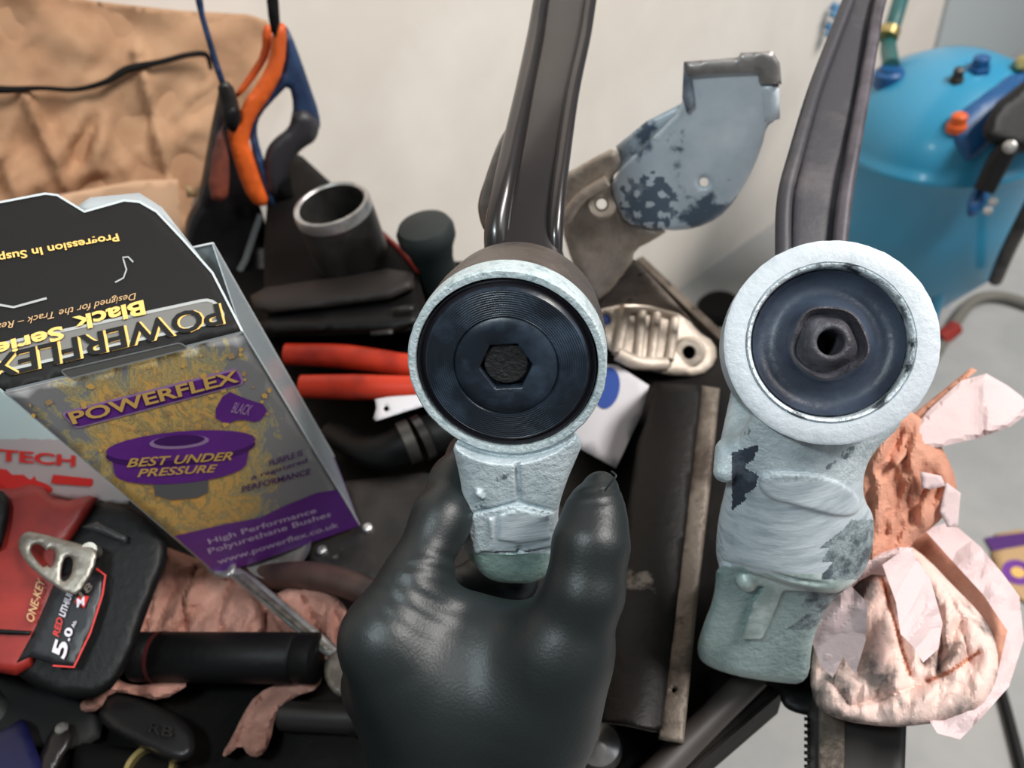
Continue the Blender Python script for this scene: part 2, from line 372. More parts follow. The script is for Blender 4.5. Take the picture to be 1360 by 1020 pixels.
# ------------------------------------------------------------------ distance-field bodies (camera-aligned metric grid)
def surf(vals, org, h):
    nx, ny, nz = vals.shape; ins = vals < 0
    idx = -np.ones((nx - 1, ny - 1, nz - 1), int); acc = np.zeros((nx - 1, ny - 1, nz - 1, 3), np.float32); cnt = np.zeros((nx - 1, ny - 1, nz - 1), np.float32)
    for ax in range(3):
        for a in (0, 1):
            for b in (0, 1):
                o1 = [0, 0, 0]; oth = [i for i in range(3) if i != ax]; o1[oth[0]] = a; o1[oth[1]] = b; o2 = list(o1); o2[ax] = 1
                s1 = tuple(slice(o1[i], o1[i] + vals.shape[i] - 1) for i in range(3)); s2 = tuple(slice(o2[i], o2[i] + vals.shape[i] - 1) for i in range(3))
                v1, v2 = vals[s1], vals[s2]; c = ins[s1] != ins[s2]
                t = np.where(c, v1 / np.where(c, v1 - v2, 1), 0)
                for i in range(3): acc[..., i] += np.where(c, o1[i] + (t if i == ax else 0), 0)
                cnt += c
    m = cnt > 0; ii = np.argwhere(m); idx[m] = np.arange(len(ii))
    vs = (ii + acc[m] / cnt[m][:, None]) * h + org
    fs = []
    for ax in range(3):
        u, v = [(1, 2), (2, 0), (0, 1)][ax]
        sl1 = [slice(1, -1)] * 3; sl1[ax] = slice(0, vals.shape[ax] - 1); sl2 = list(sl1); sl2[ax] = slice(1, vals.shape[ax])
        A, Bq = ins[tuple(sl1)], ins[tuple(sl2)]; q = np.argwhere(A != Bq)
        if not len(q): continue
        sgn = A[tuple(q.T)]; q = q.copy()
        for k in (u, v): q[:, k] += 1
        def g(du, dv):
            p = q.copy(); p[:, u] -= du; p[:, v] -= dv; return idx[tuple(p.T)]
        F4 = np.stack([g(1, 1), g(0, 1), g(0, 0), g(1, 0)], 1); F4[~sgn] = F4[~sgn][:, ::-1]; fs.append(F4)
    return vs, np.concatenate(fs)
class Field:
    def __init__(s, lo, hi, h):
        s.h = h; s.lo = np.array(lo); n = np.ceil((np.array(hi) - s.lo) / h).astype(int) + 1
        s.X, s.Y, s.D = np.meshgrid(*[(s.lo[i] + np.arange(n[i]) * h).astype(np.float32) for i in range(3)], indexing='ij')
        s.v = np.full(s.X.shape, 1.0, np.float32); s.px = 680 + s.X / s.D * F; s.py = 510 - s.Y / s.D * F
    def cone(s, a, ra, b, rb):
        a, b = c3(a), c3(b); ba = b - a; l2 = ba @ ba
        t = np.clip(((s.X - a[0]) * ba[0] + (s.Y - a[1]) * ba[1] + (s.D - a[2]) * ba[2]) / l2, 0, 1)
        return np.sqrt((s.X - a[0] - t * ba[0]) ** 2 + (s.Y - a[1] - t * ba[1]) ** 2 + (s.D - a[2] - t * ba[2]) ** 2) - (ra + (rb - ra) * t)
    def prism(s, poly, df, db, r=.002):
        d2 = pdist2(s.px, s.py, poly) * s.D / F; fr = (df(s.px, s.py) if callable(df) else df) - s.D; bk = s.D - (db(s.px, s.py) if callable(db) else db)
        return smax(smax(d2.astype(np.float32), fr, r), bk, r)
    def add(s, d, k=.003): s.v = smin(s.v, d, k)
    def cut(s, d, k=.001): s.v = smax(s.v, -d, k)
    def make(s, name, mats, parent=None, fsplit=None, **kw):
        s.v[0] = s.v[-1] = 1; s.v[:, 0] = s.v[:, -1] = 1; s.v[:, :, 0] = s.v[:, :, -1] = 1
        vs, fs = surf(s.v, s.lo, s.h); w_ = np.stack([vs[:, 0], vs[:, 1], -vs[:, 2]], 1) @ R.T + CAM
        fm = None
        if fsplit is not None:
            c = vs[fs].mean(1); fm = fsplit(680 + c[:, 0] / c[:, 2] * F, 510 - c[:, 1] / c[:, 2] * F, c[:, 2])
        return mesh(name, w_, fs, mats, parent, fmat=fm, **kw)
def pdist2(x, y, poly):         # distance to polygon looked up from a pixel raster
    poly = np.asarray(poly, float); x0, y0 = poly.min(0) - 60; x1, y1 = poly.max(0) + 60; st = 1.5
    gx = np.arange(x0, x1, st); gy = np.arange(y0, y1, st); A, Bq = np.meshgrid(gx, gy, indexing='ij'); T = pdist(A, Bq, poly)
    fx = np.clip((x - x0) / st, 0, len(gx) - 1.001); fy = np.clip((y - y0) / st, 0, len(gy) - 1.001); i = fx.astype(int); j = fy.astype(int); fx = fx - i; fy = fy - j
    return T[i, j] * (1 - fx) * (1 - fy) + T[i + 1, j] * fx * (1 - fy) + T[i, j + 1] * (1 - fx) * fy + T[i + 1, j + 1] * fx * fy
def smin(a, b, k):
    if k <= 0: return np.minimum(a, b)
    h = np.clip(.5 + .5 * (b - a) / k, 0, 1); return b * (1 - h) + a * h - k * h * (1 - h)
def smax(a, b, k): return -smin(-a, -b, k)
def c3(p): return np.array([(p[0] - 680) * p[2] / F, -(p[1] - 510) * p[2] / F, p[2]])

# ================================================================== THE SETTING
WD = np.array([.847, .53, 0]); WD /= np.linalg.norm(WD); WP = np.array([.396, 1.387, 0])
WN = np.array([WD[1], -WD[0], 0])      # towards the room
wallf = plane(WP, WN)
def wpt(s, z, o=0): return WP + WD * s + WN * o + np.array([0, 0, z])
o = slab('wall_back', [wpt(-3, 0), wpt(3.2, 0), wpt(3.2, 2.7), wpt(-3, 2.7)], -WN * .1, wall_m); o['kind'] = 'structure'
o = slab('floor', [(-3, -2.2, 0), (4.5, -2.2, 0), (4.5, 4.2, 0), (-3, 4.2, 0)], (0, 0, -.1), floor_m); o['kind'] = 'structure'
# paler wall panel seen above the blue pot
q = proj(wpt(0, 0));
sx = [s_ for s_ in np.linspace(0, 2.5, 400) if proj(wpt(s_, .55))[0] >= 1286][0]
o = slab('trim_1', [wpt(sx, 0, .012), wpt(3.2, 0, .012), wpt(3.2, 2.7, .012), wpt(sx, 2.7, .012)], -WN * .012, blue_wall_m); o['kind'] = 'structure'

# ------------------------------------------------------------------ workbench
bp = [(-.95, .38), (-.33, .715), (-.10, .665), (.136, .578), (.176, .441), (.135, .27), (.119, .171), (-.95, -.36)]
bench = thing('workbench', 'dark oily workbench under the heap of tools', 'workbench', (-.35, .3, 0))
slab('bench_top', [(x, y, BZ) for x, y in bp], (0, 0, -.035), bench_m, bench, bev=.002)
for x, y in ((-.85, .40), (-.08, .56), (.06, .22), (-.85, -.22)):
    slab('leg', [(x - .025, y - .025, BZ - .034), (x + .025, y - .025, BZ - .034), (x + .025, y + .025, BZ - .034), (x - .025, y + .025, BZ - .034)], (0, 0, -BZ + .034), black_dk, bench)
# light edge trim along the back right corner of the bench
e0, e1 = np.array([.1365, .580, BZ + .004]), np.array([.178, .440, BZ + .004])
slab('edge_strip', [e0, e1, e1 + (.007, .002, 0), e0 + (.007, .002, 0)], (0, 0, -.035), rust, bench)
bf = H(0)
#PART2
# ================================================================== HELD CONTROL ARM
def axis_pts(f_, b_): A, Bq = V(*f_), V(*b_); return A, (Bq - A) / np.linalg.norm(Bq - A), np.linalg.norm(Bq - A)
fc = (672, 487, .290)
A0, AX, LN = axis_pts(fc, (694, 408, .352))
arm = thing('suspension_arm', 'suspension arm held in the gloved hand, with black bushing and glossy black upper arm', 'suspension arm', V(680, 640, .33))
prof = [(.0, .0345), (-.0002, .0352), (-.0002, .0368), (.0006, .0375), (.012, .0377), (.03, .0372), (.047, .0355), (.054, .0335), (.056, .031), (.056, .026), (.050, .0255), (.012, .0333)]
def chip(i, th, r, t):
    if i in (1, 2, 3): r = r + .00009 * np.sin(th * 23 + i) * np.sin(th * 7) + .00006 * np.sin(th * 41)
    return r, t
lathe('barrel', A0, AX, prof, [bronze, face_l], arm, n=120, fm=[1, 1, 1, 1, 0, 0, 0, 0, 0, 0, 0, 1], closed=True, rf=chip, autos=40)
# black polyurethane bushing
pr = [(.0515, .0255), (.0515, .0), ]
prof = [(.050, .0252), (.012, .0332), (.0012, .0336), (.0008, .0332), (.0022, .0322), (.0008, .0310), (.0000, .0304)]
r_ = .0300; k_ = 0
while r_ > .0200:
    prof += [(-.0004 + .0002 * (k_ % 2), r_), (-.0004 + .0002 * ((k_ + 1) % 2) , r_ - .00018)]; r_ -= .00042; k_ += 1
prof += [(.0006, .0196), (-.0002, .0190), (-.0002, .015), (-.0001, .0105), (.0003, .0099), (.006, .0099)]
hexi = len(prof) - 3
def hexf(i, th, r, t):
    if i >= hexi - 0:
        hx = np.cos(math.pi / 6) / np.cos(((th + .1) % (math.pi / 3)) - math.pi / 6); r = r * hx * 1.03
    return r, t
pb = lathe('bushing', A0, AX, prof, [pu_edge, pu_black], arm, n=144, fm=[0, 0, 0, 0, 0] + [1] * 200, rf=hexf, autos=60, label='black polyurethane bushing with fine turned rings')
lathe('centre_plug', A0 + AX * .0016 + R @ np.array([-.0002, .0007, 0]), AX, [(.004, .0084), (.0004, .0084), (0, .0080), (.0001, .004), (.0002, .0)], mat('speckled_black', S(18, 18, 19), .6, col2=S(60, 54, 44), scale=400, lo=.66, hi=.72, bump=.6, bscale=500), pb, n=48)
# cast neck
neckf = lambda x, y: .2935 + np.clip((y - 560) / 215, -1, 1.2) * .034 + .000002 * (np.abs(x - 685) ** 2) * .25
fl = Field((-.030, -.086, .283), (.042, -.004, .372), .0007)
outl = [(640, 560), (600, 588), (606, 612), (612, 640), (614, 660), (607, 682), (610, 715), (625, 745), (645, 768), (668, 775), (706, 776), (728, 764), (738, 742), (742, 700), (741, 675), (752, 640), (764, 612), (776, 584), (740, 545)]
fl.add(fl.prism(smooth_poly(outl, 2), neckf, lambda x, y: .345 + .01 * (y - 560) / 215, .006), 0)
fl.add(fl.prism([(616, 690), (630, 682), (690, 668), (735, 680), (738, 725), (690, 738), (630, 735)], lambda x, y: neckf(x, y) - .0022, .33, .0015), .0008)
fl.add(fl.prism([(648, 690), (688, 676), (730, 686), (730, 716), (690, 722), (652, 716)], lambda x, y: neckf(x, y) - .0034, .33, .001), .0005)
for a_, b_ in (((686, 612), (689, 668)), ((689, 668), (624, 684)), ((689, 668), (740, 681)), ((689, 728), (690, 748)), ((640, 736), (738, 728)), ((660, 684), (658, 718)), ((624, 686), (632, 730))):
    o_ = .0002 if b_[1] < 690 else (.0032 if a_[1] < 700 else .0018)
    if a_[1] < 620: fl.cut(fl.cone((*a_, neckf(*a_) + .0012), .0012, (*b_, neckf(*b_) + .0002), .0010), .0005)
    else: fl.cut(fl.cone((*a_, neckf(*a_) - o_), .0011, (*b_, neckf(*b_) - o_), .0011), .0005)
for a_ in ((636, 655), (690, 676)): fl.add(fl.cone((*a_, neckf(*a_) - .0005), .0016, (a_[0] + 3, a_[1] + 4, neckf(*a_)), .0014), .001)
# clear the bore
ab = (V(*fc) + AX * .0 - CAM) @ R; ax_c = AX @ R; ab = np.array([ab[0], ab[1], -ab[2]]); ax_c = np.array([ax_c[0], ax_c[1], -ax_c[2]])
def cyl(fl, c, a, r):
    t = (fl.X - c[0]) * a[0] + (fl.Y - c[1]) * a[1] + (fl.D - c[2]) * a[2]
    return np.sqrt(np.maximum((fl.X - c[0]) ** 2 + (fl.Y - c[1]) ** 2 + (fl.D - c[2]) ** 2 - t * t, 0)) - r, t
dcy, tcy = cyl(fl, ab, ax_c, .0358); fl.cut(dcy, 0)
fl.cut(np.maximum(dcy - .004, tcy - .0022), 0)
def sp(x, y, d): return ((y > 684) & (y < 728) & (x > 650) & (x < 730)).astype(int) + 2 * ((y > 735)).astype(int)
fl.make('neck', [silver, brushed, mat('green_silver', S(160, 184, 176), .4, .3, col2=S(128, 152, 146), scale=60, bump=.5, bscale=300)], arm, fsplit=sp)
# glossy black upper arm: web plate between two rolled flanges, running away from the viewer
def loft(name, secs, m, parent, n=28, **kw):
    """secs: (left px, right px, depth, thickness m, py_left, py_right); rounded box sections"""
    vs = []; t = np.arange(n) / n * 2 * math.pi
    cs = np.sign(np.cos(t)) * np.abs(np.cos(t)) ** .45; sn = np.sign(np.sin(t)) * np.abs(np.sin(t)) ** .45
    for (xl, yl, xr, yr, d, th) in secs:
        A, Bq = V(xl, yl, d), V(xr, yr, d); c = (A + Bq) / 2; u = (Bq - A) / 2; nn = c - CAM; nn /= np.linalg.norm(nn)
        vs.append(c + nn * th / 2 + np.outer(cs, u) + np.outer(sn, nn * th / 2))
    k = len(secs); fs = [(i * n + j, i * n + (j + 1) % n, (i + 1) * n + (j + 1) % n, (i + 1) * n + j) for i in range(k - 1) for j in range(n)]
    fs += [tuple(range(n))[::-1], tuple(range((k - 1) * n, k * n))]
    return mesh(name, np.concatenate(vs), fs, m, parent, autos=60, **kw)
loft('arm_web', [(640, 345, 752, 345, .345, .02), (652, 305, 744, 318, .350, .022), (668, 262, 745, 268, .358, .024), (680, 200, 752, 205, .372, .024), (693, 120, 764, 124, .395, .024), (706, 50, 782, 54, .42, .025), (716, -20, 792, -16, .44, .026), (735, -120, 815, -116, .48, .026)], black_gl, arm)
tube('flange', [V(662, 350, .356), V(660, 305, .353), V(668, 255, .357), V(680, 195, .372), (V(696, 120, .394)), V(711, 45, .419), V(722, -20, .439), V(742, -120, .479)], [.006, .0058, .0052, .005, .0046, .0044, .0042, .0042], black_gl, arm, n=16, label='left flange rolled toward the viewer')
tube('flange', [V(738, 350, .353), V(738, 305, .352), V(741, 262, .358), V(749, 200, .373), (V(761, 120, .396)), V(777, 45, .421), V(788, -20, .441), V(811, -120, .481)], [.003, .0035, .0035, .0035, .0035, .0035, .0035, .0035], black_gl, arm, n=16, label='right flange rolled toward the viewer')
relief('rear_lug', [(668, 175), (690, 150), (700, 240), (672, 300), (645, 312), (636, 290), (634, 268), (645, 235), (655, 205)], P3((650, 300, .385), (690, 300, .385), (680, 160, .41)), .014, black_gl, arm, rim=12, sm=2)

# ================================================================== GLOVED HAND
hand = thing('person', 'left hand in a black nitrile glove gripping the suspension arm from below', 'person', V(640, 1130, .33))
h = Field((-.078, -.232, .225), (.058, -.014, .40), .0011)
def chain(pts, k=.006, k2=.006):
    d = None
    for a_, b_ in zip(pts[:-1], pts[1:]):
        c_ = h.cone(a_[:3], a_[3], b_[:3], b_[3]); d = c_ if d is None else smin(d, c_, k2)
    return d
wr = (640, 1130, .325)
palm = None
for mcp, r in (((521, 862, .300), .0165), ((516, 915, .316), .0165), ((560, 965, .335), .0155), ((592, 995, .350), .0145)):
    c_ = h.cone((*wr[:2], wr[2]), .027, mcp, r); palm = c_ if palm is None else smin(palm, c_, .016)
palm = smin(palm, h.cone((640, 1130, .32), .027, (630, 905, .304), .0165), .022)
palm = smin(palm, h.cone((560, 890, .300), .0145, (690, 905, .300), .0155), .022); palm = smin(palm, h.cone((610, 960, .3015), .020, (640, 1130, .315), .028), .02)
palm = smin(palm, h.cone((640, 850, .312), .010, (725, 850, .304), .012), .014)
palm = smin(palm, h.cone((672, 1090, .315), .024, (715, 935, .298), .0185), .02)
h.add(palm, 0)
h.add(h.cone((508, 842, .2945), .0115, (530, 880, .298), .012), .016)       # index knuckle
# thumb, index, and the three fingers that close round the back of the arm
h.add(chain([(718, 950, .298, .0190), (750, 860, .287, .0150), (776, 785, .283, .0136), (785, 722, .284, .0130), (791, 680, .289, .0102), (798, 648, .294, .0064)]), .018)
h.add(chain([(512, 848, .297, .0140), (548, 775, .303, .0122), (586, 690, .315, .0112), (606, 640, .333, .0105), (625, 606, .352, .0095), (650, 590, .362, .008)]), .010)
h.add(chain([(500, 905, .318, .0135), (520, 850, .345, .0115), (575, 795, .368, .0105), (640, 770, .374, .0098), (690, 772, .368, .009)]), .006)
h.add(chain([(520, 950, .336, .0130), (530, 905, .362, .0112), (590, 868, .380, .010), (650, 852, .382, .0094), (700, 850, .374, .0085)]), .006)
h.add(chain([(560, 990, .350, .0120), (565, 950, .370, .0104), (620, 925, .386, .009), (670, 915, .386, .0085)]), .006)
h.add(h.cone((560, 815, .306), .010, (620, 835, .306), .0125), .016)         # web to index
h.add(h.cone((690, 865, .299), .010, (740, 865, .290), .013), .018)
# wrinkles at the index finger's base and across the thumb
def arcs(c, rs, ang, dpt, amp):
    for r_ in rs:
        pts = [(c[0] + r_ * math.cos(math.radians(a_)), c[1] + r_ * .75 * math.sin(math.radians(a_))) for a_ in np.linspace(*ang, 5)]
        for a_, b_ in zip(pts[:-1], pts[1:]): h.add(h.cone((*a_, dpt(*a_)), amp, (*b_, dpt(*b_)), amp * .8), .0018)
h.v += (.00042 * np.sin(np.hypot(h.px - 540, (h.py - 860)) * .30 + .5 * np.sin(h.px * .06))) * np.exp(-(((h.px - 588) / 46) ** 2 + ((h.py - 752) / 20) ** 2)).astype(np.float32)
h.v += (.0005 * np.sin((h.py * .42 + h.px * .06))) * np.exp(-(((h.px - 795) / 26) ** 2 + ((h.py - 655) / 16) ** 2)).astype(np.float32)
h.v += (.00025 * np.sin(h.py * .21 - h.px * .1 + 2 * np.sin(h.px * .03)) * np.exp(-(((h.px - 560) / 70) ** 2 + ((h.py - 800) / 40) ** 2))).astype(np.float32)
go = h.make('glove', glove, hand)
# glove cuff and sleeve below the frame
tube('forearm', [V(641, 1120, .322), V(645, 1290, .295), V(660, 1700, .225)], [.029, .031, .042], glove, hand, n=28, flat=.8)
tube('loose_scrap', [V(803, 652, .279), V(812, 640, .2785), V(818, 632, .279), V(812, 626, .281)], .0004, glove, hand, n=6)

# ================================================================== SECOND ARM (right)
arm2 = thing('suspension_arm', 'silver suspension arm on the bench with blue-black rubber bushing and worn dark upper arm', 'suspension arm', B(1000, 890))
A1, AX1, _ = axis_pts((1102, 455, .292), (1064, 466, .352))
AX1 = AX1
R1 = .0386
prof = [(.001, .0302), (0, .0306), (-.0003, .0375), (.0005, R1), (.015, R1), (.04, .0375), (.055, .036), (.056, .030), (.05, .0296)]
lathe('barrel', A1, AX1, prof, [silver, face_r], arm2, n=120, fm=[1, 1, 1, 0, 0, 0, 0, 0, 0], closed=True, rf=chip, autos=40)
sl = lathe('steel_sleeve', A1, AX1, [(.05, .0290), (.0025, .0303), (.0004, .0303), (-.0006, .0297), (-.0004, .0289), (.0012, .0284), (.004, .0282), (.05, .0280)], chrome_r, arm2, n=120, closed=True, autos=70, label='chipped bright steel lip round the rubber')
def wb(i, th, r, t):
    if 7 <= i <= 12: r = r * (1 + .035 * np.sin(th * 3 + 1) + .03 * np.sin(th * 5)); t = t + .0006 * np.sin(th * 4 + 2)
    return r, t
lathe('rubber', A1, AX1, [(.045, .0280), (.0040, .0280), (.0030, .0274), (.0062, .0262), (.0085, .0225), (.0072, .018), (.0030, .0148), (.0012, .0140), (.0008, .0132), (.0030, .0120), (.0046, .0112), (.0036, .0102), (.0006, .0090), (-.0016, .0074), (-.0024, .0066), (-.0024, .0054), (-.0014, .0048), (.03, .0046)],
      [rubber, rubber_b], arm2, n=120, fm=[0, 0, 0, 0, 0, 0, 0, 1, 1, 1, 1, 1, 1, 1, 1, 1, 1, 1], rf=wb, autos=75, label='dished rubber with a hollow centre eye')
g = Field((.060, -.190, .284), (.165, .026, .452), .0008)
up = lambda x, y: .297 + (y - 560) / 200 * .026 + .0000016 * (x - 1060) ** 2
out2 = [(1020, 500), (996, 558), (974, 588), (967, 612), (966, 640), (953, 690), (950, 745), (962, 752), (1010, 765), (1100, 790), (1128, 782), (1150, 758), (1160, 725), (1161, 684), (1147, 664), (1146, 632), (1158, 602), (1190, 572), (1222, 540), (1160, 470)]
g.add(g.prism(smooth_poly(out2, 2), up, lambda x, y: .372, .006), 0)
low = lambda x, y: .338 + (y - 760) / 140 * .040
out3 = [(952, 740), (950, 790), (932, 835), (925, 862), (932, 882), (975, 898), (1030, 906), (1074, 910), (1078, 850), (1098, 806), (1120, 780), (1110, 740)]
g.add(g.prism(smooth_poly(out3, 2), low, lambda x, y: np.maximum(bf(x, y) - .002, .40), .006), .004)
g.add(g.prism(smooth_poly([(1012, 628), (1080, 628), (1125, 645), (1143, 665), (1138, 684), (1110, 686), (1060, 672), (1020, 662), (1006, 645)], 2), lambda x, y: up(x, y) - .0022, .33, .0012), .0006)
g.add(g.prism([(1004, 762), (1090, 774), (1092, 786), (1040, 784), (1020, 830), (1002, 872), (978, 868), (1000, 800), (1015, 780), (1002, 775)], lambda x, y: low(x, y) - .0045, .36, .0012), .0006)
g.add(g.cone((990, 770, .339), .004, (993, 774, .342), .004), .002)
# left flange seam
g.add(g.cone((1000, 470, .352), .006, (974, 600, .322), .006), .006); g.add(g.cone((969, 600, .318), .006, (962, 626, .316), .0045), .003)
g.cut(g.cone((982, 560, .296), .0025, (990, 640, .306), .0016), .003)
for a_, b_ in (((960, 748), (1018, 762)), ((1018, 762), (1100, 778)), ((975, 700), (962, 740))): g.cut(g.cone((*a_, up(*a_) - .001), .0012, (*b_, up(*b_) - .001), .0012), .0008)
ac = (A1 - CAM) @ R; ac = np.array([ac[0], ac[1], -ac[2]]); a2 = AX1 @ R; a2 = np.array([a2[0], a2[1], -a2[2]])
dcy, tcy = cyl(g, ac, a2, .0372); g.cut(np.maximum(dcy, tcy - .055), 0); g.cut(np.maximum(dcy - .005, tcy - .0025), 0)
def sp2(x, y, d):
    r = np.zeros(len(x), int)
    r[(y > 640) & (d < .335)] = 1; r[(y > 752) & (d > .332)] = 2
    r[(x + .5 * (y - 700) > 1118 + 9 * np.sin(y * .11) + 6 * np.sin(x * .23 + y * .31)) & (y > 690) & (d < .36)] = 5
    r[(x < 1000 + 8 * np.sin(y * .16) + 3 * np.sin(y * .33 + 1)) & (x > 972) & (y > 600 - (x - 975) * .3) & (y < 668 - (x - 985) * .8)] = 3
    r[(x < 1092) & (y > 762) & (y < 784 ) & (d < low(x, y) - .0015)] = 4; r[(y >= 770) & (y < 872) & (d < low(x, y) - .0022)] = 4
    return r
g.make('cast_body', [silver, brushed, dsilver, mat('bare_dark_metal', S(58, 64, 76), .5, .2, col2=S(96, 106, 118), scale=60, lo=.52, hi=.7, bump=.5, bscale=200), mat('bright_rib', S(205, 218, 216), .4, .2, col2=S(160, 178, 174), scale=80, bump=.3, bscale=250), mat('pitted_casting', S(150, 164, 168), .5, .2, col2=S(84, 96, 102), scale=130, lo=.45, hi=.62, bump=.8, bscale=300)], arm2, fsplit=sp2)
loft('upper_arm', [(1050, 400, 1108, 400, .36, .03), (1047, 330, 1110, 330, .37, .022), (1050, 262, 1118, 262, .385, .018), (1064, 200, 1128, 200, .40, .016), (1086, 120, 1140, 122, .43, .016), (1108, 60, 1152, 62, .455, .016), (1130, 0, 1166, 2, .48, .016), (1170, -110, 1205, -108, .53, .016)], grey_arm, arm2)
tube('flange', [V(1040, 350, .368), V(1042, 265, .382), V(1058, 200, .398), V(1081, 122, .428), V(1104, 60, .453), V(1128, -2, .478), V(1168, -110, .528)], [.0038] * 7, grey_arm, arm2, n=14, label='worn left flange')
tube('flange', [V(1113, 350, .362), V(1122, 265, .38), V(1133, 200, .396), V(1147, 122, .426), V(1158, 60, .45), V(1170, -2, .476), V(1208, -110, .526)], [.0036] * 7, mat('worn_edge_paint', S(86, 80, 88), .5, col2=S(54, 50, 56), scale=30), arm2, n=14, label='lighter worn right flange')

# ================================================================== BLISTER PACK
def quad(c, sc):     # depths of a true parallelogram seen at these four corners
    p = [np.array([(x - 680) / F, -(y - 510) / F, -1]) for x, y in c]
    s = np.linalg.solve(np.stack([p[1], -p[2], p[3]], 1), p[0]); return sc, sc * s[0], sc * s[1], sc * s[2]
TL, TR, BR, BL = (6, 520), (322, 440), (478, 698), (290, 764)
ds = quad((TL, TR, BR, BL), 1.0); k_ = .535 / ds[2]; ds = [d * k_ for d in ds]
O, PR, PBR, PBL = V(*TL, ds[0]), V(*TR, ds[1]), V(*BR, ds[2]), V(*BL, ds[3])
U = PR - O; W = PBL - O; NB = np.cross(U, W); NB /= np.linalg.norm(NB)
if NB @ (CAM - O) < 0: NB = -NB
print('BOX', ds, np.linalg.norm(U), np.linalg.norm(W), (U @ W) / np.linalg.norm(U) / np.linalg.norm(W), 'bottom z', PBL, PBR, 'toward', NB, proj(PR - NB * .07), proj(PBR - NB * .07))
pf = plane(O, NB)
bx = thing('packaging', 'clear plastic bushing packaging with purple printed card and black folded flap', 'packaging', (PBL + PBR) / 2)
dep = .060
bk = lambda p: p - NB * dep
def panel(name, pts, m, th=.0006, **kw): return slab(name, pts, -NB * th if name == 'front_card' else np.cross(pts[1] - pts[0], pts[2] - pts[0]) / np.linalg.norm(np.cross(pts[1] - pts[0], pts[2] - pts[0])) * th, m, bx, **kw)
inner = lambda p, a, b: O + U * a + W * b
relief('front_card', [TL, TR, BR, BL], pf, .0006, fr, bx, step=14, uvq=(O, U, W))
panel('side_film', [PR, bk(PR), bk(PBR), PBR], cf)
panel('side_film', [O, bk(O), bk(PBL), PBL], cf)
panel('back_film', [bk(O), bk(PR), bk(PBR), bk(PBL)], cf)
panel('bottom_film', [PBL, PBR, bk(PBR), bk(PBL)], purple_d)
tube('film_edge', [PR, PBR], .0005, card_pl, bx, n=8); tube('film_edge', [bk(PR), bk(PBR)], .0006, card_pl, bx, n=8)
tube('film_edge', [bk(PR), bk(O)], .0006, card_pl, bx, n=8)
# black inner card standing behind the window strip and a bushing kit inside
# flap: plane rising from the fold
FA, FB = O, PR
fn_ = (V(0, 270, ds[0] * .985) - FA)
flapf = plane(FA, np.cross(FB - FA, V(150, 268, (ds[0] + ds[1]) / 2 * 1.10) - FA))
fo = [TL, TR, (282, 362), (243, 318), (208, 281), (185, 268), (165, 266), (112, 281), (76, 259), (60, 257), (-60, 280), (-160, 330), (-120, 420)]
relief('flap', fo, flapf, .0006, card_bk, bx, step=14, label='black flap folded up, printed upside down')
line('flap_edge', [TR, (282, 362), (243, 318), (208, 281), (185, 268), (165, 266), (112, 281), (76, 259), (60, 257), (-60, 280)], 3, flapf, card_pl, bx)
relief('rear_tab', [(100, 275), (120, 262), (185, 256), (215, 275), (262, 335), (300, 395), (260, 380), (160, 300)], off(flapf, .006), .0005, cf, bx, step=14)
line('film_edge', [(8, 519), (165, 481), (322, 441)], 3, pf, card_pl, bx, lift=.0008)
def rrect(a, b, c, d, r=.25, n=5):   # rounded quad in pixels
    P = [np.array(p, float) for p in (a, b, c, d)]; out = []
    for i in range(4):
        p, q_, s_ = P[i], P[i - 1], P[(i + 1) % 4]; hh = min(np.linalg.norm(P[1] - P[2]), np.linalg.norm(P[0] - P[3])) * r * 2
        e1_ = p + (q_ - p) / np.linalg.norm(q_ - p) * hh * .5; e2_ = p + (s_ - p) / np.linalg.norm(s_ - p) * hh * .5
        for t in np.linspace(0, 1, n): out.append((1 - t) ** 2 * e1_ + 2 * t * (1 - t) * p + t * t * e2_)
    return np.array(out)
# flap print
rr = rrect((-60, 470), (283, 396), (302, 424), (-50, 505), .45)
flat('logo_panel', rr, flapf, greyp, bx, .0003); line('logo_border', rr, 4, flapf, silverp, bx, closed=True, lift=.0006)
text('lettering', 'POWERFLEX', (293, 402), (-22, 476), (300, 430), flapf, gold, bx, bold=.03, lift=.0008)
text('lettering', 'POWERFLEX', (290, 402), (-25, 476), (297, 430), flapf, card_bk, bx, bold=.02, lift=.0012)
text('lettering', 'Black', (190, 398), (96, 421), (194, 417), flapf, gold, bx, bold=.03, lift=.0016)
text('lettering', 'Series', (82, 432), (-28, 462), (86, 450), flapf, gold, bx, bold=.03, lift=.0016)
text('lettering', 'Designed for the Track \u2013 Ready for the Road', (181, 386), (-110, 451), (179, 398), flapf, goldd, bx, bold=.0, lift=.0008)
text('lettering', 'Progression In Suspension', (155, 307), (-60, 345), (159, 320), flapf, gold, bx, bold=.02, lift=.0008)
line('hang_slot', [(153, 375), (164, 369), (168, 358), (164, 345), (163, 342), (170, 341), (177, 348)], 2, flapf, silverp, bx, lift=.0008)
line('hang_slot', [(62, 396), (40, 402), (18, 408), (0, 405), (-20, 398)], 3, flapf, silverp, bx, lift=.0008)
flat('clear_tab', rrect((80, 492), (240, 455), (250, 463), (92, 503), .45), pf, greyp, bx, .0012); line('tab_edge', rrect((80, 492), (240, 455), (250, 463), (92, 503), .45), 2, pf, silverp, bx, closed=True, lift=.0014)
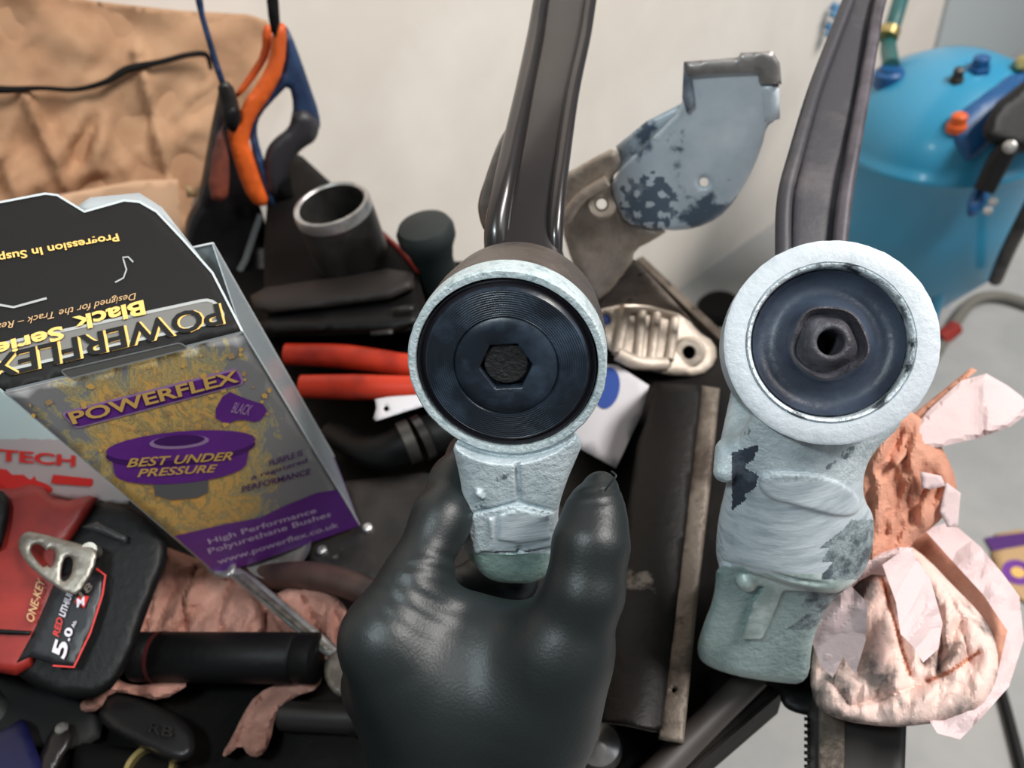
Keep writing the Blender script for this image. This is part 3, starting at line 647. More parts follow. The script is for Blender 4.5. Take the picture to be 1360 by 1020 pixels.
# front print
flat('logo_panel', rrect((80, 548), (316, 488), (326, 510), (100, 570), .35), pf, purple_l, bx, .0005)
flat('logo_panel', rrect((84, 550), (314, 492), (322, 509), (102, 567), .35), pf, purple, bx, .0008)
text('lettering', 'POWERFLEX', (97, 566), (320, 509), (88, 548), pf, purple_d, bx, bold=.05, lift=.0011)
text('lettering', 'POWERFLEX', (97, 564), (318, 507), (89, 548), pf, gold, bx, bold=.025, lift=.0014)
flat('badge', smooth_poly([(282, 552), (300, 518), (322, 528), (358, 540), (345, 562), (318, 556), (300, 564)], 1), pf, purple, bx, .0006)
text('badge_lettering', 'BLACK', (306, 548), (330, 552), (313, 534), pf, purple_l, bx, lift=.001)
# printed bushing
flat('bushing_picture', ellipse(240, 610, 54, 27, -5), pf, greyp, bx, .0004)
flat('bushing_picture', [(202, 630), (278, 622), (276, 654), (262, 661), (228, 664), (206, 658)], pf, mat('grey_picture', S(112, 112, 114), .4), bx, .0006)
flat('bushing_picture', np.concatenate([ellipse(240, 622, 88, 20, -5, 16, 0, 180), ellipse(240, 600, 92, 16, -5, 16, 180, 360)]), pf, purple, bx, .0008)
flat('bushing_picture', ellipse(240, 598, 100, 20, -5), pf, purple_d, bx, .0010)
flat('bushing_picture', ellipse(240, 592, 100, 19, -5), pf, purple, bx, .0012)
flat('bushing_picture', ellipse(238, 587, 40, 9, -4), pf, purple_l, bx, .0014); flat('bushing_picture', ellipse(238, 585, 34, 7, -4), pf, purple_d, bx, .0016)
text('lettering', 'BEST UNDER', (168, 621), (308, 611), (168, 609), pf, gold, bx, bold=.02, lift=.0016, shear=.3)
text('lettering', 'PRESSURE', (182, 634), (288, 627), (182, 623), pf, gold, bx, bold=.02, lift=.0016, shear=.3)
for i_, (s_, a_, b_) in enumerate((('PURPLE IS', (358, 620), (402, 605)), ('a registered', (335, 639), (408, 616)), ('PERFORMANCE', (322, 654), (412, 630)))):
    text('lettering', s_, a_, b_, (a_[0] - 1, a_[1] - 8), pf, purple_d, bx, lift=.001)
# purple foot
ft = [(232, 712), (300, 696), (345, 688), (378, 672), (420, 655), (449, 650), (478, 698), (290, 764)]
flat('purple_band', ft, pf, purple, bx, .0007)
text('lettering', 'High Performance', (279, 725), (421, 683), (275, 716), pf, lilac_t, bx, bold=.012, lift=.0011)
text('lettering', 'Polyurethane Bushes', (279, 738), (440, 688), (275, 729), pf, lilac_t, bx, bold=.012, lift=.0011)
text('lettering', 'www.powerflex.co.uk', (291, 752), (450, 702), (287, 743), pf, lilac_t, bx, bold=.012, lift=.0011)
# splatter flecks at the edge of the print
fl_r = random.Random(3)
for i_ in range(46):
    a_ = fl_r.uniform(0, 1); b_ = fl_r.uniform(.03, .30)
    p_ = O + U * a_ + W * b_; x_, y_, _d = proj(p_); s_ = fl_r.uniform(2, 6.5)
    fp = [(x_ + s_ * fl_r.uniform(.5, 1.2) * math.cos(t_), y_ + s_ * fl_r.uniform(.4, 1.1) * math.sin(t_)) for t_ in np.linspace(0, 5.2, 6)]
    flat('fleck', fp, pf, gold if fl_r.random() < .5 else goldd, bx, .0003 + .00001 * i_)
#PART3
# ================================================================== NOISE FOR CREASES
def crease(seed, amp, wl, n=9):
    r = np.random.RandomState(seed); A = r.uniform(0, math.pi, n); P_ = r.uniform(0, 100, n); Wv = wl * r.uniform(.6, 1.6, n); a = r.uniform(.4, 1, n)
    bx_, by_ = r.uniform(0, 6, (2, n))
    def f(x, y):
        s = 0
        for i in range(n):
            xx = x + wl * .35 * np.sin(y / wl * 1.3 + bx_[i]); yy = y + wl * .35 * np.sin(x / wl * 1.1 + by_[i])
            t = (xx * math.cos(A[i]) + yy * math.sin(A[i])) / Wv[i] + P_[i]
            s = s + a[i] * (1 - 2 * np.abs((t % 2) - 1)) * (.6 + .4 * np.sin(t * .37 + i))
        return amp * s / math.sqrt(n)
    return f
def facets(seed, cell, amp, sx=1., sy=1., rot=0.):
    """crumpled paper: random heights joined by flat facets"""
    r = np.random.RandomState(seed); c_, s_ = math.cos(rot), math.sin(rot)
    tab = r.uniform(-1, 1, (64, 64)); jx = r.uniform(-.35, .35, (64, 64)); jy = r.uniform(-.35, .35, (64, 64))
    def f(x, y):
        u = ((x - 1000) * c_ + (y - 600) * s_) / (cell * sx) + 100; v = (-(x - 1000) * s_ + (y - 600) * c_) / (cell * sy) + 100
        u = u + .3 * np.sin(v * 1.7 + seed); v = v + .3 * np.sin(u * 1.3 + seed * 2)
        i0 = np.floor(u).astype(int); j0 = np.floor(v).astype(int); a = u - i0; b = v - j0; g_ = lambda i, j: tab[i % 64, j % 64]
        up_t = a + b < 1
        return amp * np.where(up_t, g_(i0, j0) * (1 - a - b) + g_(i0 + 1, j0) * a + g_(i0, j0 + 1) * b, g_(i0 + 1, j0 + 1) * (a + b - 1) + g_(i0, j0 + 1) * (1 - a) + g_(i0 + 1, j0) * (1 - b))
    return f
# ------------------------------------------------------------------ blue pot on the floor
T0 = V(1253, 168, 1.32); gx_, gy_ = T0[0], T0[1]
pot = thing('blasting_pot', 'blue pressure pot standing on the grey floor behind the right suspension arm', 'tank', (gx_, gy_, 0))
zr = T0[2]; up_ = np.array([0, 0, -1.]); rp = .172
lathe('vessel', T0, up_, [(-.118, 0.0), (-.116, .03), (-.107, .07), (-.083, .115), (-.050, .15), (-.014, rp - .007), (-.004, rp - .004), (.002, rp + .003), (.008, rp + .005), (.016, rp + .002), (.022, rp - .002), (.12, rp - .003), (.23, rp - .006), (.38, .075), (.42, .05), (.46, .045)], tank_m, pot, n=72, autos=60)
for a_ in (20, 140, 260):
    c_, s_ = math.cos(math.radians(a_)), math.sin(math.radians(a_))
    tube('leg', [(gx_ + .15 * c_, gy_ + .15 * s_, zr - .2), (gx_ + .16 * c_, gy_ + .16 * s_, 0.0)], .012, tank_m, pot)
def domez(x, y): return zr + .118 * max(0, 1 - (math.hypot(x - gx_, y - gy_) / .172) ** 2) ** .6
def dome(px, py):
    for d_ in np.arange(1.0, 1.7, .002):
        p_ = V(px, py, d_)
        if math.hypot(p_[0] - gx_, p_[1] - gy_) < .172 and p_[2] < domez(p_[0], p_[1]): break
    return np.array([p_[0], p_[1], domez(p_[0], p_[1])])
for (px_, py_, m_, r_, nm) in ((1271, 168, orange, .012, 'orange_cap'), (1270, 108, steel_d, .009, 'vent_nut'), (1300, 92, tank_d, .014, 'lid_bolt')):
    p_ = dome(px_, py_); lathe(nm, p_ - (0, 0, .006), (0, 0, 1), [(0, r_ * 1.25), (.010, r_ * 1.25), (.011, r_), (.024, r_ * .95), (.027, r_ * .6), (.027, 0)], m_, pot, n=6 if nm != 'orange_cap' else 20)
# strap bracket and black valve with lever
relief('lid_strap', [(1262, 158), (1340, 100), (1400, 90), (1420, 120), (1370, 140), (1300, 205), (1285, 215), (1268, 190)], lambda x, y: np.array([proj(dome(a_, max(b_, 110)))[2] - .006 for a_, b_ in zip(np.ravel(x), np.ravel(y))]).reshape(np.shape(x)), .012, tank_d, pot, rim=6)
relief('valve_body', [(1302, 178), (1318, 140), (1342, 122), (1380, 90), (1420, 110), (1420, 190), (1362, 205), (1335, 196), (1312, 190)], lambda x, y: 1.12 + 0 * x, .06, black_pl, pot, rim=14, sm=1)
tube('lever', [V(1342, 190, 1.125), V(1328, 212, 1.14), V(1306, 254, 1.16)], [.014, .016, .015], black_pl, pot)
lathe('lever_bolt', V(1341, 195, 1.10), CAM - V(1341, 195, 1.10), [(-.004, .009), (.003, .009), (.005, .006), (.005, 0)], chrome, pot, n=12)
relief('hose_elbow', [(1285, 262), (1300, 246), (1316, 256), (1300, 285), (1283, 290)], lambda x, y: 1.17 + 0 * x, .03, tank_d, pot, rim=8, sm=1)
for px_, py_ in ((1319, 268), (1312, 280)):
    lathe('bright_nut', V(px_, py_, 1.165), CAM - V(px_, py_, 1.165), [(-.02, .007), (.002, .007), (.003, .004), (.003, 0)], chrome, pot, n=6)
tube('side_pipe', [V(1375, 262, 1.15), V(1340, 330, 1.25), V(1322, 372, 1.34)], .011, steel_d, pot)
# inlet with green hose
ib = dome(1180, 104)
lathe('inlet_boss', ib - (0, 0, .01), (0, 0, 1), [(0, .024), (.02, .024), (.024, .018), (.03, .016), (.03, 0)], tank_d, pot, n=24)
tube('green_hose', [ib + (0, 0, .02), V(1180, 56, 1.335), V(1190, 20, 1.34), V(1205, -30, 1.36)], .013, hose_g, pot)
tube('hose_collar', [V(1178, 50, 1.328), V(1182, 40, 1.33)], .018, brass, pot)
lathe('brass_fitting', V(1359, 84, 1.2), CAM - V(1359, 84, 1.2), [(-.06, .012), (0, .012), (.003, .008), (.003, 0)], brass, pot, n=12)
# hose trailing on the floor
fh = thing('air_hose', 'grey air hose with red ends lying on the floor by the blue pot', 'hose', FL(1290, 410))
tube('hose', [FL(1238, 478, .012), FL(1262, 438, .012), FL(1290, 402, .012), FL(1325, 394, .012), FL(1375, 408, .012), FL(1450, 440, .012)], .012, hose_k, fh)
tube('red_coupling', [FL(1246, 452, .016), FL(1268, 436, .016)], .017, red_pl, fh)
# dark puck and sticker on the floor
lathe('rubber_puck', FL(955, 416, 0), (0, 0, 1), [(0, .050), (.022, .050), (.03, .044), (.03, 0)], black_dk, n=36, label='dark round rubber puck on the grey floor left of the right arm', cat='puck')
st = thing('sticker_card', 'small purple and yellow card lying on the floor right of the paper towel', 'card', FL(1350, 740))
sf = plane((0, 0, .004), (0, 0, 1.)); sf0 = plane((0, 0, .0), (0, 0, 1.))
relief('card', [(1305, 712), (1372, 700), (1420, 780), (1350, 812)], sf, sf0, goldd, st, sm=1, step=12)
flat('print', [(1308, 714), (1368, 706), (1374, 722), (1318, 732)], sf, purple_d, st, .001)
flat('print', ellipse(1352, 760, 22, 16, 20), sf, purple, st, .001); flat('print', ellipse(1352, 760, 10, 7, 20), sf, gold, st, .002)
# black cable on the floor
tube('cable', [FL(1326, 905, .006), FL(1340, 955, .006), FL(1362, 1040, .006), FL(1380, 1100, .006)], .007, black_pl, label='black cable on the floor at the lower right edge', cat='cable')
# blue air valves on the wall left of the right arm
for i_, (px_, py_, lb) in enumerate(((1114, 14, 'upper small blue wing valve on the wall left of the dark arm'), (1108, 40, 'lower small blue wing valve on the wall left of the dark arm'))):
    d_ = float(wallf(px_, py_)); t_ = thing('wing_valve', lb, 'valve', V(px_, py_, d_ + .001), group=None)
    lathe('body', V(px_, py_, d_ + .001), WN, [(0, .016), (.03, .016), (.034, .010), (.05, .010), (.05, 0)], mat('valve_blue', S(96, 138, 172), .35, .3), t_, n=20)
    for k_ in (-1, 1): tube('wing', [V(px_, py_, d_ - .045), V(px_ - 10, py_ - 7 * k_, d_ - .05)], [.007, .009], MATS['valve_blue'], t_, flat=.5)

# ------------------------------------------------------------------ kraft paper against the wall
kf0 = plane(WP + WN * .06, WN); cr1_ = crease(11, .011, 55, 10); cr1b = crease(12, .008, 26, 8); cr1 = lambda x, y: cr1_(x, y) + KF(x, y) * np.clip((y - 60) / 150, .15, 1) + cr1b(x, y) * np.clip((y - 120) / 120, .15, 1)
KF = facets(21, 34, .016, .7, 1.3, .3)
kb = B(60, 330); kn = WN + np.array([0, 0, .10])
kpl = plane(wpt(-1.05, BZ, .07), kn)
kt = thing('kraft_sheet', 'crumpled brown kraft paper leaning against the wall behind the bench', 'paper', wpt(-1.05, BZ, .05))
relief('sheet', [(-160, -90), (-60, -40), (40, -14), (130, 2), (240, 14), (330, 19), (356, 28), (364, 60), (356, 120), (330, 190), (290, 230), (262, 250), (246, 300), (238, 345), (232, 420), (120, 460), (-20, 480), (-200, 480), (-260, 100)], kpl, .004, kraft, kt, step=7,
       fn=lambda x, y: cr1(x, y) + .012 * np.exp(-((x - 190 - (y - 100) * .25) / 7) ** 2) * (y > 60) + .010 * np.exp(-((x - 45 - (y - 150) * .45) / 8) ** 2) * (y > 120))
relief('lower_fold', [(-60, 300), (60, 262), (180, 240), (236, 238), (242, 330), (230, 380), (60, 400)], off(kpl, -.03), .003, kraft2, kt, step=9, fn=crease(5, .003, 50))
tube('black_cord', [V(x, y, kpl(x, y) - dz) for x, y, dz in ((-80, 110, .012), (0, 119, .012), (55, 117, .012), (100, 119, .012), (140, 109, .014), (170, 92, .014), (215, 82, .014), (250, 73, .014), (274, 73, .014), (280, 92, .012))], [.0035, .0038, .0022, .0024, .003, .004, .003, .003, .003, .002], black_dk, kt, n=10)

# ------------------------------------------------------------------ clamps
cl = thing('spring_clamp', 'orange and navy spring clamp standing in front of the brown paper', 'clamp', B(330, 335, 0))
s1 = stand(345, 288, .075)
relief('orange_grip', [(372, 28), (382, 36), (378, 92), (360, 128), (338, 158), (330, 184), (334, 200), (345, 235), (359, 272), (340, 275), (322, 250), (302, 182), (303, 170), (316, 168), (320, 140), (344, 108), (358, 78), (362, 40)], s1, .02, orange, cl, rim=7, sm=1, step=6)
relief('rear_grip', [(348, 34), (362, 32), (360, 70), (344, 98), (318, 130), (310, 128), (330, 98), (348, 70)], off(s1, .02), .018, orange, cl, rim=6, sm=1, step=6)
relief('front_jaw', [(302, 150), (296, 165), (284, 185), (274, 262), (302, 272), (306, 220), (298, 180)], off(s1, -.004), .014, mat('dirty_orange', S(140, 70, 52), .5, col2=S(90, 56, 50), scale=20), cl, rim=6, sm=1, step=6, label='dirt-stained orange jaw')
relief('navy_body', [(378, 30), (388, 48), (400, 80), (412, 115), (424, 150), (426, 172), (412, 186), (392, 180), (386, 160), (390, 140), (384, 112), (368, 128), (346, 152), (340, 172), (346, 200), (358, 230), (368, 275), (356, 276), (330, 190), (336, 156), (362, 122), (378, 88)], off(s1, .012), .02, navy, cl, rim=7, sm=1, step=6)
relief('pivot', [(288, 108), (308, 108), (318, 140), (322, 165), (300, 170), (292, 140)], off(s1, -.006), .03, steel_d, cl, rim=6, sm=1, step=6)
relief('black_bar', [(348, -60), (366, -60), (372, 30), (366, 50), (360, 42), (356, 20)], off(s1, -.004), .012, black_pl, cl, rim=3, step=8)
relief('jaw_plate', [(300, 140), (318, 142), (318, 172), (306, 176), (296, 160)], off(s1, -.01), .012, black_pl, cl, rim=4, sm=1, step=6)
relief('navy_handle', [(245, -60), (262, -60), (272, 20), (290, 80), (300, 110), (292, 112), (284, 90), (264, 20)], off(s1, -.004), .012, navy, cl, rim=4, step=7)
c2 = thing('bar_clamp', 'dull black clamp head bending behind the orange clamp beside the wall', 'clamp', B(380, 330))
s2 = stand(385, 268, .076)
relief('clamp_head', [(388, 150), (404, 142), (424, 160), (422, 186), (400, 198), (388, 215), (374, 250), (364, 268), (350, 250), (350, 205), (362, 185), (384, 170)], off(s2, .0), .03, mat('clamp_grey', S(48, 46, 50), .5), c2, rim=12, sm=2, step=7)
relief('clamp_foot', [(360, 228), (384, 225), (390, 264), (362, 268)], off(s2, .004), .02, black_dk, c2, rim=8, step=10)
# dark film bag
bg = thing('plastic_bag', 'dark crumpled plastic bag standing below the orange clamp', 'bag', B(295, 350))
s3 = stand(285, 385, 0, .0)
relief('bag', [(296, 100), (306, 150), (330, 230), (345, 272), (354, 300), (356, 338), (352, 384), (236, 384), (244, 300), (252, 280), (262, 268), (278, 180), (288, 130)], off(s3, .03), .03, bag_m, bg, rim=14, sm=1, step=8, fn=crease(21, .003, 40))
line('bag_edge', [(346, 285), (336, 315), (326, 345), (318, 360)], 8, off(s3, .018), silverp, bg, lift=.004)
relief('torn_label', [(246, 246), (262, 250), (262, 262), (248, 262)], off(s3, -.005), .002, goldd, bg)
# ------------------------------------------------------------------ black machine case behind
cs = thing('tool_case', 'large black tool case at the back of the bench behind the steel sleeve', 'case', B(450, 440))
hc = .075
def hp(z): return H(z)
relief('case_body', [(385, 200), (402, 208), (545, 340), (556, 360), (560, 440), (430, 446), (352, 448), (350, 330), (356, 250)], hp(hc), hp(0.0), black_dk, cs, rim=8, rnd=.15, step=12)
relief('ridge', [(330, 385), (420, 372), (548, 352), (552, 392), (420, 410), (340, 418)], hp(hc + .012), hp(hc - .002), mat('dark_grey_casing', S(44, 39, 37), .55, spec=.3), cs, rim=14, sm=1, step=9)
relief('ridge', [(340, 424), (420, 414), (558, 402), (558, 438), (430, 440), (354, 444)], hp(hc + .006), hp(hc - .002), black_pl, cs, rim=10, sm=1, step=9)
tube('red_seam', [B(500, 306, hc), B(525, 326, hc), B(545, 346, hc), B(556, 360, hc)], .0025, red_pl, cs, n=8)
for px_, py_ in ((492, 440), (520, 408)):
    relief('worn_mark', [(px_, py_), (px_ + 30, py_ - 4), (px_ + 30, py_ + 4), (px_, py_ + 6)], hp(hc + .010), .002, steel_d, cs)
# steel sleeve
slv = V(440, 271, .62)
sb = slv.copy(); sb[2] = BZ + hc
lathe('steel_sleeve_tube', slv, (0.03, .03, -1), [(0, .0265), (-.0015, .028), (-.001, .0305), (.002, .0315), (.008, .0315), (slv[2] - BZ - hc - .006, .0315), (slv[2] - BZ - hc - .006, .026), (.01, .026)], [steel_d, chrome], n=64, fm=[1, 1, 1, 1, 0, 0, 0, 0], closed=True, label='open steel sleeve standing upright with a bright rim left of the green cap', cat='sleeve')
# green cap handle
hp_ = V(563, 300, .62)
hh = hp_[2] - BZ
lathe('rubber_grip', hp_, (.02, .0, -1), [(-.004, 0), (-.0035, .012), (-.001, .021), (.004, .0237), (.012, .0235), (.022, .019), (.034, .0165), (.055, .0165), (hh - .002, .017)], capg, n=48, label='dark green rubber grip with a round flared end standing upright', cat='grip')

# ------------------------------------------------------------------ red-handled pliers and tag
pl_ = thing('pliers', 'pliers with two red-orange handles lying between packaging and held arm', 'pliers', B(460, 500))
hpz = .062
for a_, b_, c_, lb in (((380, 470), (460, 474), (560, 488), 'upper'), ((400, 513), (470, 514), (560, 515), 'lower')):
    tube('handle', [B(*a_, hpz), B(*b_, hpz), B(*c_, hpz)], [.0085, .0095, .0085], redh, pl_, flat=.7, n=18)
relief('jaw', [(555, 480), (600, 485), (640, 500), (600, 522), (555, 522)], H(hpz + .006), H(hpz - .006), steel_d, pl_, rim=6)
relief('pivot_block', [(470, 490), (640, 490), (640, 520), (470, 520)], H(hpz - .008), H(0), black_dk, pl_, rim=4, step=12, label='dark lower jaw under the handles')
tg = thing('metal_tag', 'pale metal tag with a star shaped hole below the red handles', 'tag', B(530, 540))
relief('tag', [(498, 530), (516, 527), (560, 524), (580, 534), (540, 546), (500, 559), (496, 556), (500, 542)], H(.066), H(.063), paper, tg, holes=[ellipse(513, 543, 3.5, 3.5)], step=6)
# hidden black tool blocks under the held arm
rt = thing('ratchet_tool', 'black ratchet tool lying left of the held arm', 'tool', B(540, 600))
tube('handle', [B(440, 575, .02), B(500, 600, .03), B(560, 582, .035), B(640, 560, .035)], [.010, .013, .016, .014], black_pl, rt)
tube('collar', [B(536, 590, .045), B(550, 584, .045)], .016, steel_d, rt); tube('collar', [B(556, 583, .045), B(566, 578, .045)], .017, black_gl, rt)
gp = thing('gearbox_plate', 'flat oily casting on the bench with small bright specks', 'casting', B(520, 680))
cr9 = crease(9, .0018, 26)
relief('plate', [(450, 640), (560, 628), (680, 640), (800, 700), (790, 800), (560, 790), (410, 752), (400, 720), (470, 700)], H(.02), H(0), mat('oily_grey', S(50, 46, 44), .5, .2, col2=S(30, 28, 27), scale=18, bump=.5, bscale=60, col3=S(110, 104, 98), scale3=40, lo3=.68, hi3=.74), gp, rim=5, rnd=.2, step=9, fn=cr9)
for px_, py_ in ((489, 703), (429, 733), (700, 690)):
    lathe('bolt_head', B(px_, py_, .02), (0, 0, 1), [(0, .0035), (.003, .0035), (.004, .002), (.004, 0)], chrome, gp, n=8)

# ------------------------------------------------------------------ bracket standing behind
br = thing('engine_bracket', 'cast bracket half coated pale blue standing upright between the two arms', 'bracket', B(860, 500))
s4 = stand(868, 492, 0, .0)
relief('coated_plate', [(910, 84), (1018, 80), (1030, 92), (1036, 120), (1034, 150), (1030, 160), (1018, 168), (1012, 196), (992, 242), (966, 280), (940, 298), (905, 307), (862, 304), (830, 296), (818, 270), (810, 236), (870, 180), (908, 142)], off(s4, -.004), .012, [blue_paint, mat('scraped_blue_grey', S(92, 108, 124), .5, .1, col2=S(168, 182, 192), scale=40, lo=.52, hi=.66)], br, rim=5, sm=1, step=4, holes=[ellipse(935, 242, 6, 6)], fn=lambda x, y: .002 * np.clip((x - 900) / 60, 0, 1),
       split=lambda x, y: 1 if (((x - 862) / 36) ** 2 + ((y - 270) / 36) ** 2 < 1 + .5 * math.sin(x * .31) * math.sin(y * .27) and math.sin(x * .19 + 1) * math.sin(y * .23 + 2) < .55) else 0)
relief('coated_ear', [(1010, 112), (1034, 112), (1036, 158), (1016, 162)], off(s4, -.008), .02, blue_paint, br, rim=4)
relief('bare_top', [(908, 82), (980, 76), (984, 70), (1026, 68), (1036, 84), (1038, 112), (1008, 110), (1006, 96), (912, 100)], off(s4, -.012), .03, mat('bare_zinc', S(158, 154, 152), .4, .5, col2=S(116, 110, 106), scale=18), br, rim=4, step=6)
relief('rear_rib', [(818, 194), (860, 160), (904, 138), (908, 150), (870, 182), (812, 236), (824, 214)], off(s4, .012), .015, blue_paint, br, rim=4, step=6)
relief('side_wall', [(908, 84), (916, 90), (922, 140), (912, 150), (906, 130)], off(s4, -.01), .03, mat('bracket_shade', S(86, 98, 116), .4, .2, col2=S(150, 160, 172), scale=25), br, rim=3, step=5)
relief('cast_body', [(748, 232), (780, 214), (820, 193), (826, 220), (812, 238), (820, 272), (832, 298), (890, 304), (870, 318), (842, 332), (840, 352), (800, 400), (782, 392), (760, 350), (745, 300)], off(s4, .0), .022, tan_cast, br, rim=8, sm=1, step=6, holes=[ellipse(799, 271, 7, 7)], fn=crease(31, .0018, 40, 6))
lathe('boss', V(799, 271, float(s4(799, 271)) + .004), CAM - V(799, 271, .6), [(0, .0105), (.006, .0100), (.008, .0085), (.008, .0048), (-.004, .0048)], tan_cast, br, n=32, closed=True)
tube('rib', [V(750, 292, float(s4(750, 292)) - .004), V(772, 262, float(s4(772, 262)) - .005), V(806, 240, float(s4(806, 240)) - .004)], .004, tan_cast, br)
relief('lower_web', [(796, 392), (838, 342), (850, 350), (900, 405), (926, 434), (900, 416), (862, 406), (828, 404), (790, 412)], off(s4, .004), .02, rust, br, rim=6, step=7, fn=crease(32, .0015, 30, 6))
# foot with two lugs and saddle
s5 = P3((800, 400, .615), (950, 460, .625), (850, 500, .600))
relief('foot', [(788, 400), (830, 398), (905, 408), (925, 440), (950, 455), (952, 480), (930, 500), (880, 498), (850, 488), (812, 470), (790, 440)], s5, lambda x, y: bf(x, y) - .001, tan_cast, br, rim=6, sm=1, step=6, holes=[ellipse(804, 425, 7, 7), ellipse(915, 468, 8, 9)], fn=crease(33, .001, 22, 6))
for (px_, py_, r_) in ((915, 468, .013),):
    lathe('lug', V(px_, py_, float(s5(px_, py_)) + .002), CAM - V(px_, py_, .6), [(0, r_), (.005, r_ * .95), (.007, r_ * .8), (.007, .0055), (-.004, .0055)], tan_cast, br, n=32, closed=True)
flat('blue_cap', ellipse(804, 425, 9, 9), off(s5, .004), blue_d, br, 0)
relief('saddle', [(828, 408), (862, 406), (900, 415), (892, 486), (862, 490), (846, 482), (820, 472)], off(s5, -.005), .012, tan_cast, br, rim=4, step=5, fn=crease(35, .0016, 16, 7))
for i_, pts in enumerate((((830, 412), (826, 440), (820, 470)), ((852, 410), (850, 440), (846, 482)), ((872, 414), (868, 450), (864, 486)), ((896, 418), (894, 440), (888, 478)))):
    tube('saddle_rib', [V(x, y, float(s5(x, y)) - .006) for x, y in pts], .0042, tan_cast, br, n=12)
tube('saddle_edge', [V(x, y, float(s5(x, y)) - .007) for x, y in ((826, 410), (862, 408), (898, 417))], .0055, mat('polished_cast', S(196, 184, 168), .35, .6), br, n=12)
tube('saddle_edge', [V(x, y, float(s5(x, y)) - .007) for x, y in ((820, 470), (848, 482), (885, 484))], .0055, tan_cast, br, n=12)
# ------------------------------------------------------------------ paper with blue disc
pp = thing('paper_sheet', 'white paper with a blue round print under the bracket foot', 'paper', B(820, 560))
relief('sheet', [(770, 480), (820, 485), (862, 512), (852, 550), (818, 622), (760, 590), (740, 520)], H(.024), H(.0232), paper, pp, step=14)
relief('pad', [(772, 484), (818, 489), (858, 514), (848, 550), (817, 618), (764, 588), (744, 522)], H(.023), H(.0), black_dk, pp, step=14, label='dark block under the paper')
flat('blue_disc', ellipse(806, 515, 17, 28, 10), H(.0245), blue_d, pp, .0003)
# ------------------------------------------------------------------ dark channel and steel strip
ch = thing('steel_channel', 'brown-black curved steel channel lying right of the glove', 'channel', B(850, 760))
relief('curved_plate', [(870, 508), (932, 512), (918, 640), (902, 780), (884, 968), (868, 970), (830, 962), (792, 958), (800, 850), (826, 720), (838, 640), (846, 590), (858, 560)], H(.055), H(.03), dark_rust, ch, rim=0, step=9, fn=lambda x, y: .012 * (1 - ((x - (900 - (y - 510) * .14)) / 62) ** 2))
tube('end_lip', [B(792, 956, .056), B(830, 961, .060), B(868, 969, .058), B(884, 968, .054)], .0012, rust, ch, n=8)
slab('support', [B(878, 540, .03), B(900, 540, .03), B(850, 940, .03), B(815, 940, .03)], (0, 0, -.03), black_dk, ch)
sp_ = thing('steel_strip', 'scratched flat steel strip with small hole lying along the dark channel', 'strip', B(910, 800))
relief('strip', [(932, 512), (956, 516), (944, 640), (928, 780), (908, 988), (874, 982), (890, 860), (906, 730), (920, 610)], H(.062), H(.0), rust, sp_, rim=2, step=8, holes=[ellipse(895, 917, 3, 3, n=8)])
# diagonal rail, block and bar below the right arm
rl = thing('bench_rail', 'dark diagonal steel rail on the bench below the silver arm', 'rail', B(960, 940))
tube('rail', [B(1010, 890, .008), B(930, 968, .008), B(850, 1050, .008)], .008, mat('rail_grey', S(74, 68, 66), .5), rl, n=16)
pdx = thing('clamp_bar', 'black serrated bar with a bare steel strip under the stained towel', 'bar', B(1130, 960))
relief('block', [(1000, 880), (1120, 880), (1120, 945), (1078, 952), (1050, 945), (1038, 935), (1034, 915), (1004, 905)], H(.012), H(.0), black_pl, pdx, rim=4, sm=1, step=8)
relief('bar', [(1100, 840), (1190, 840), (1204, 960), (1200, 1080), (1072, 1080), (1072, 950)], H(.014), H(.0), mat('bar_black', S(44, 40, 38), .5, col2=S(34, 31, 30), scale=10, col3=S(150, 142, 132), scale3=50, lo3=.7, hi3=.73), pdx, rim=3, step=9)
relief('bright_strip', [(1094, 840), (1124, 840), (1122, 960), (1120, 1080), (1087, 1080), (1087, 950)], H(.0165), H(.014), rust, pdx, step=9)
for i_ in range(14):
    y_ = 952 + i_ * 9; relief('tooth', [(1068, y_), (1076, y_ + 1), (1076, y_ + 6), (1068, y_ + 5)], H(.014), H(.002), black_pl, pdx, step=6)
# bright ball
lathe('steel_ball_knob', B(797, 1004, 0), (0, 0, 1), [(0, .006), (.004, .010), (.010, .0125), (.018, .0115), (.023, .006), (.0245, 0)], chrome, n=36, label='shiny steel knob at the bottom edge beside the wrist', cat='knob')

# ------------------------------------------------------------------ paper towels on the right
t1 = thing('paper_towel', 'crumpled pink paper towel with grey grease stains at the lower right', 'paper towel', B(1180, 930))
tf = lambda x, y: H(.045)(x, y) - .0 * x
cZ = crease(43, .0016, 9, 8); cA = crease(41, .0045, 44, 10); cB = crease(42, .0022, 20, 8)
def valley(lines, wd, dp):
    def f(x, y):
        s = 0 * x
        for ln in lines:
            best = 1e9 + 0 * x
            for (ax, ay), (bx_, by_) in zip(ln[:-1], ln[1:]):
                ex, ey = bx_ - ax, by_ - ay; t = np.clip(((x - ax) * ex + (y - ay) * ey) / (ex * ex + ey * ey), 0, 1)
                best = np.minimum(best, np.hypot(x - ax - t * ex, y - ay - t * ey))
            s = s - dp * np.exp(-best / wd)
        return s
    return f
def near(lines, r):
    v_ = valley(lines, 10., 1.)
    return lambda x, y: 1 if max([-valley([l_], 10., 1.)(np.array([float(x)]), np.array([float(y)]))[0] for l_ in lines]) > math.exp(-r / 10.) else 0
def fan(cx, cy, k, amp, ph=0):
    return lambda x, y: amp * (1 - 2 * np.abs(((np.arctan2(y - cy, x - cx) * k + ph + .25 * np.sin(np.hypot(x - cx, y - cy) * .03)) % 2) - 1))
fanA = fan(1205, 690, 7.5, .0045)
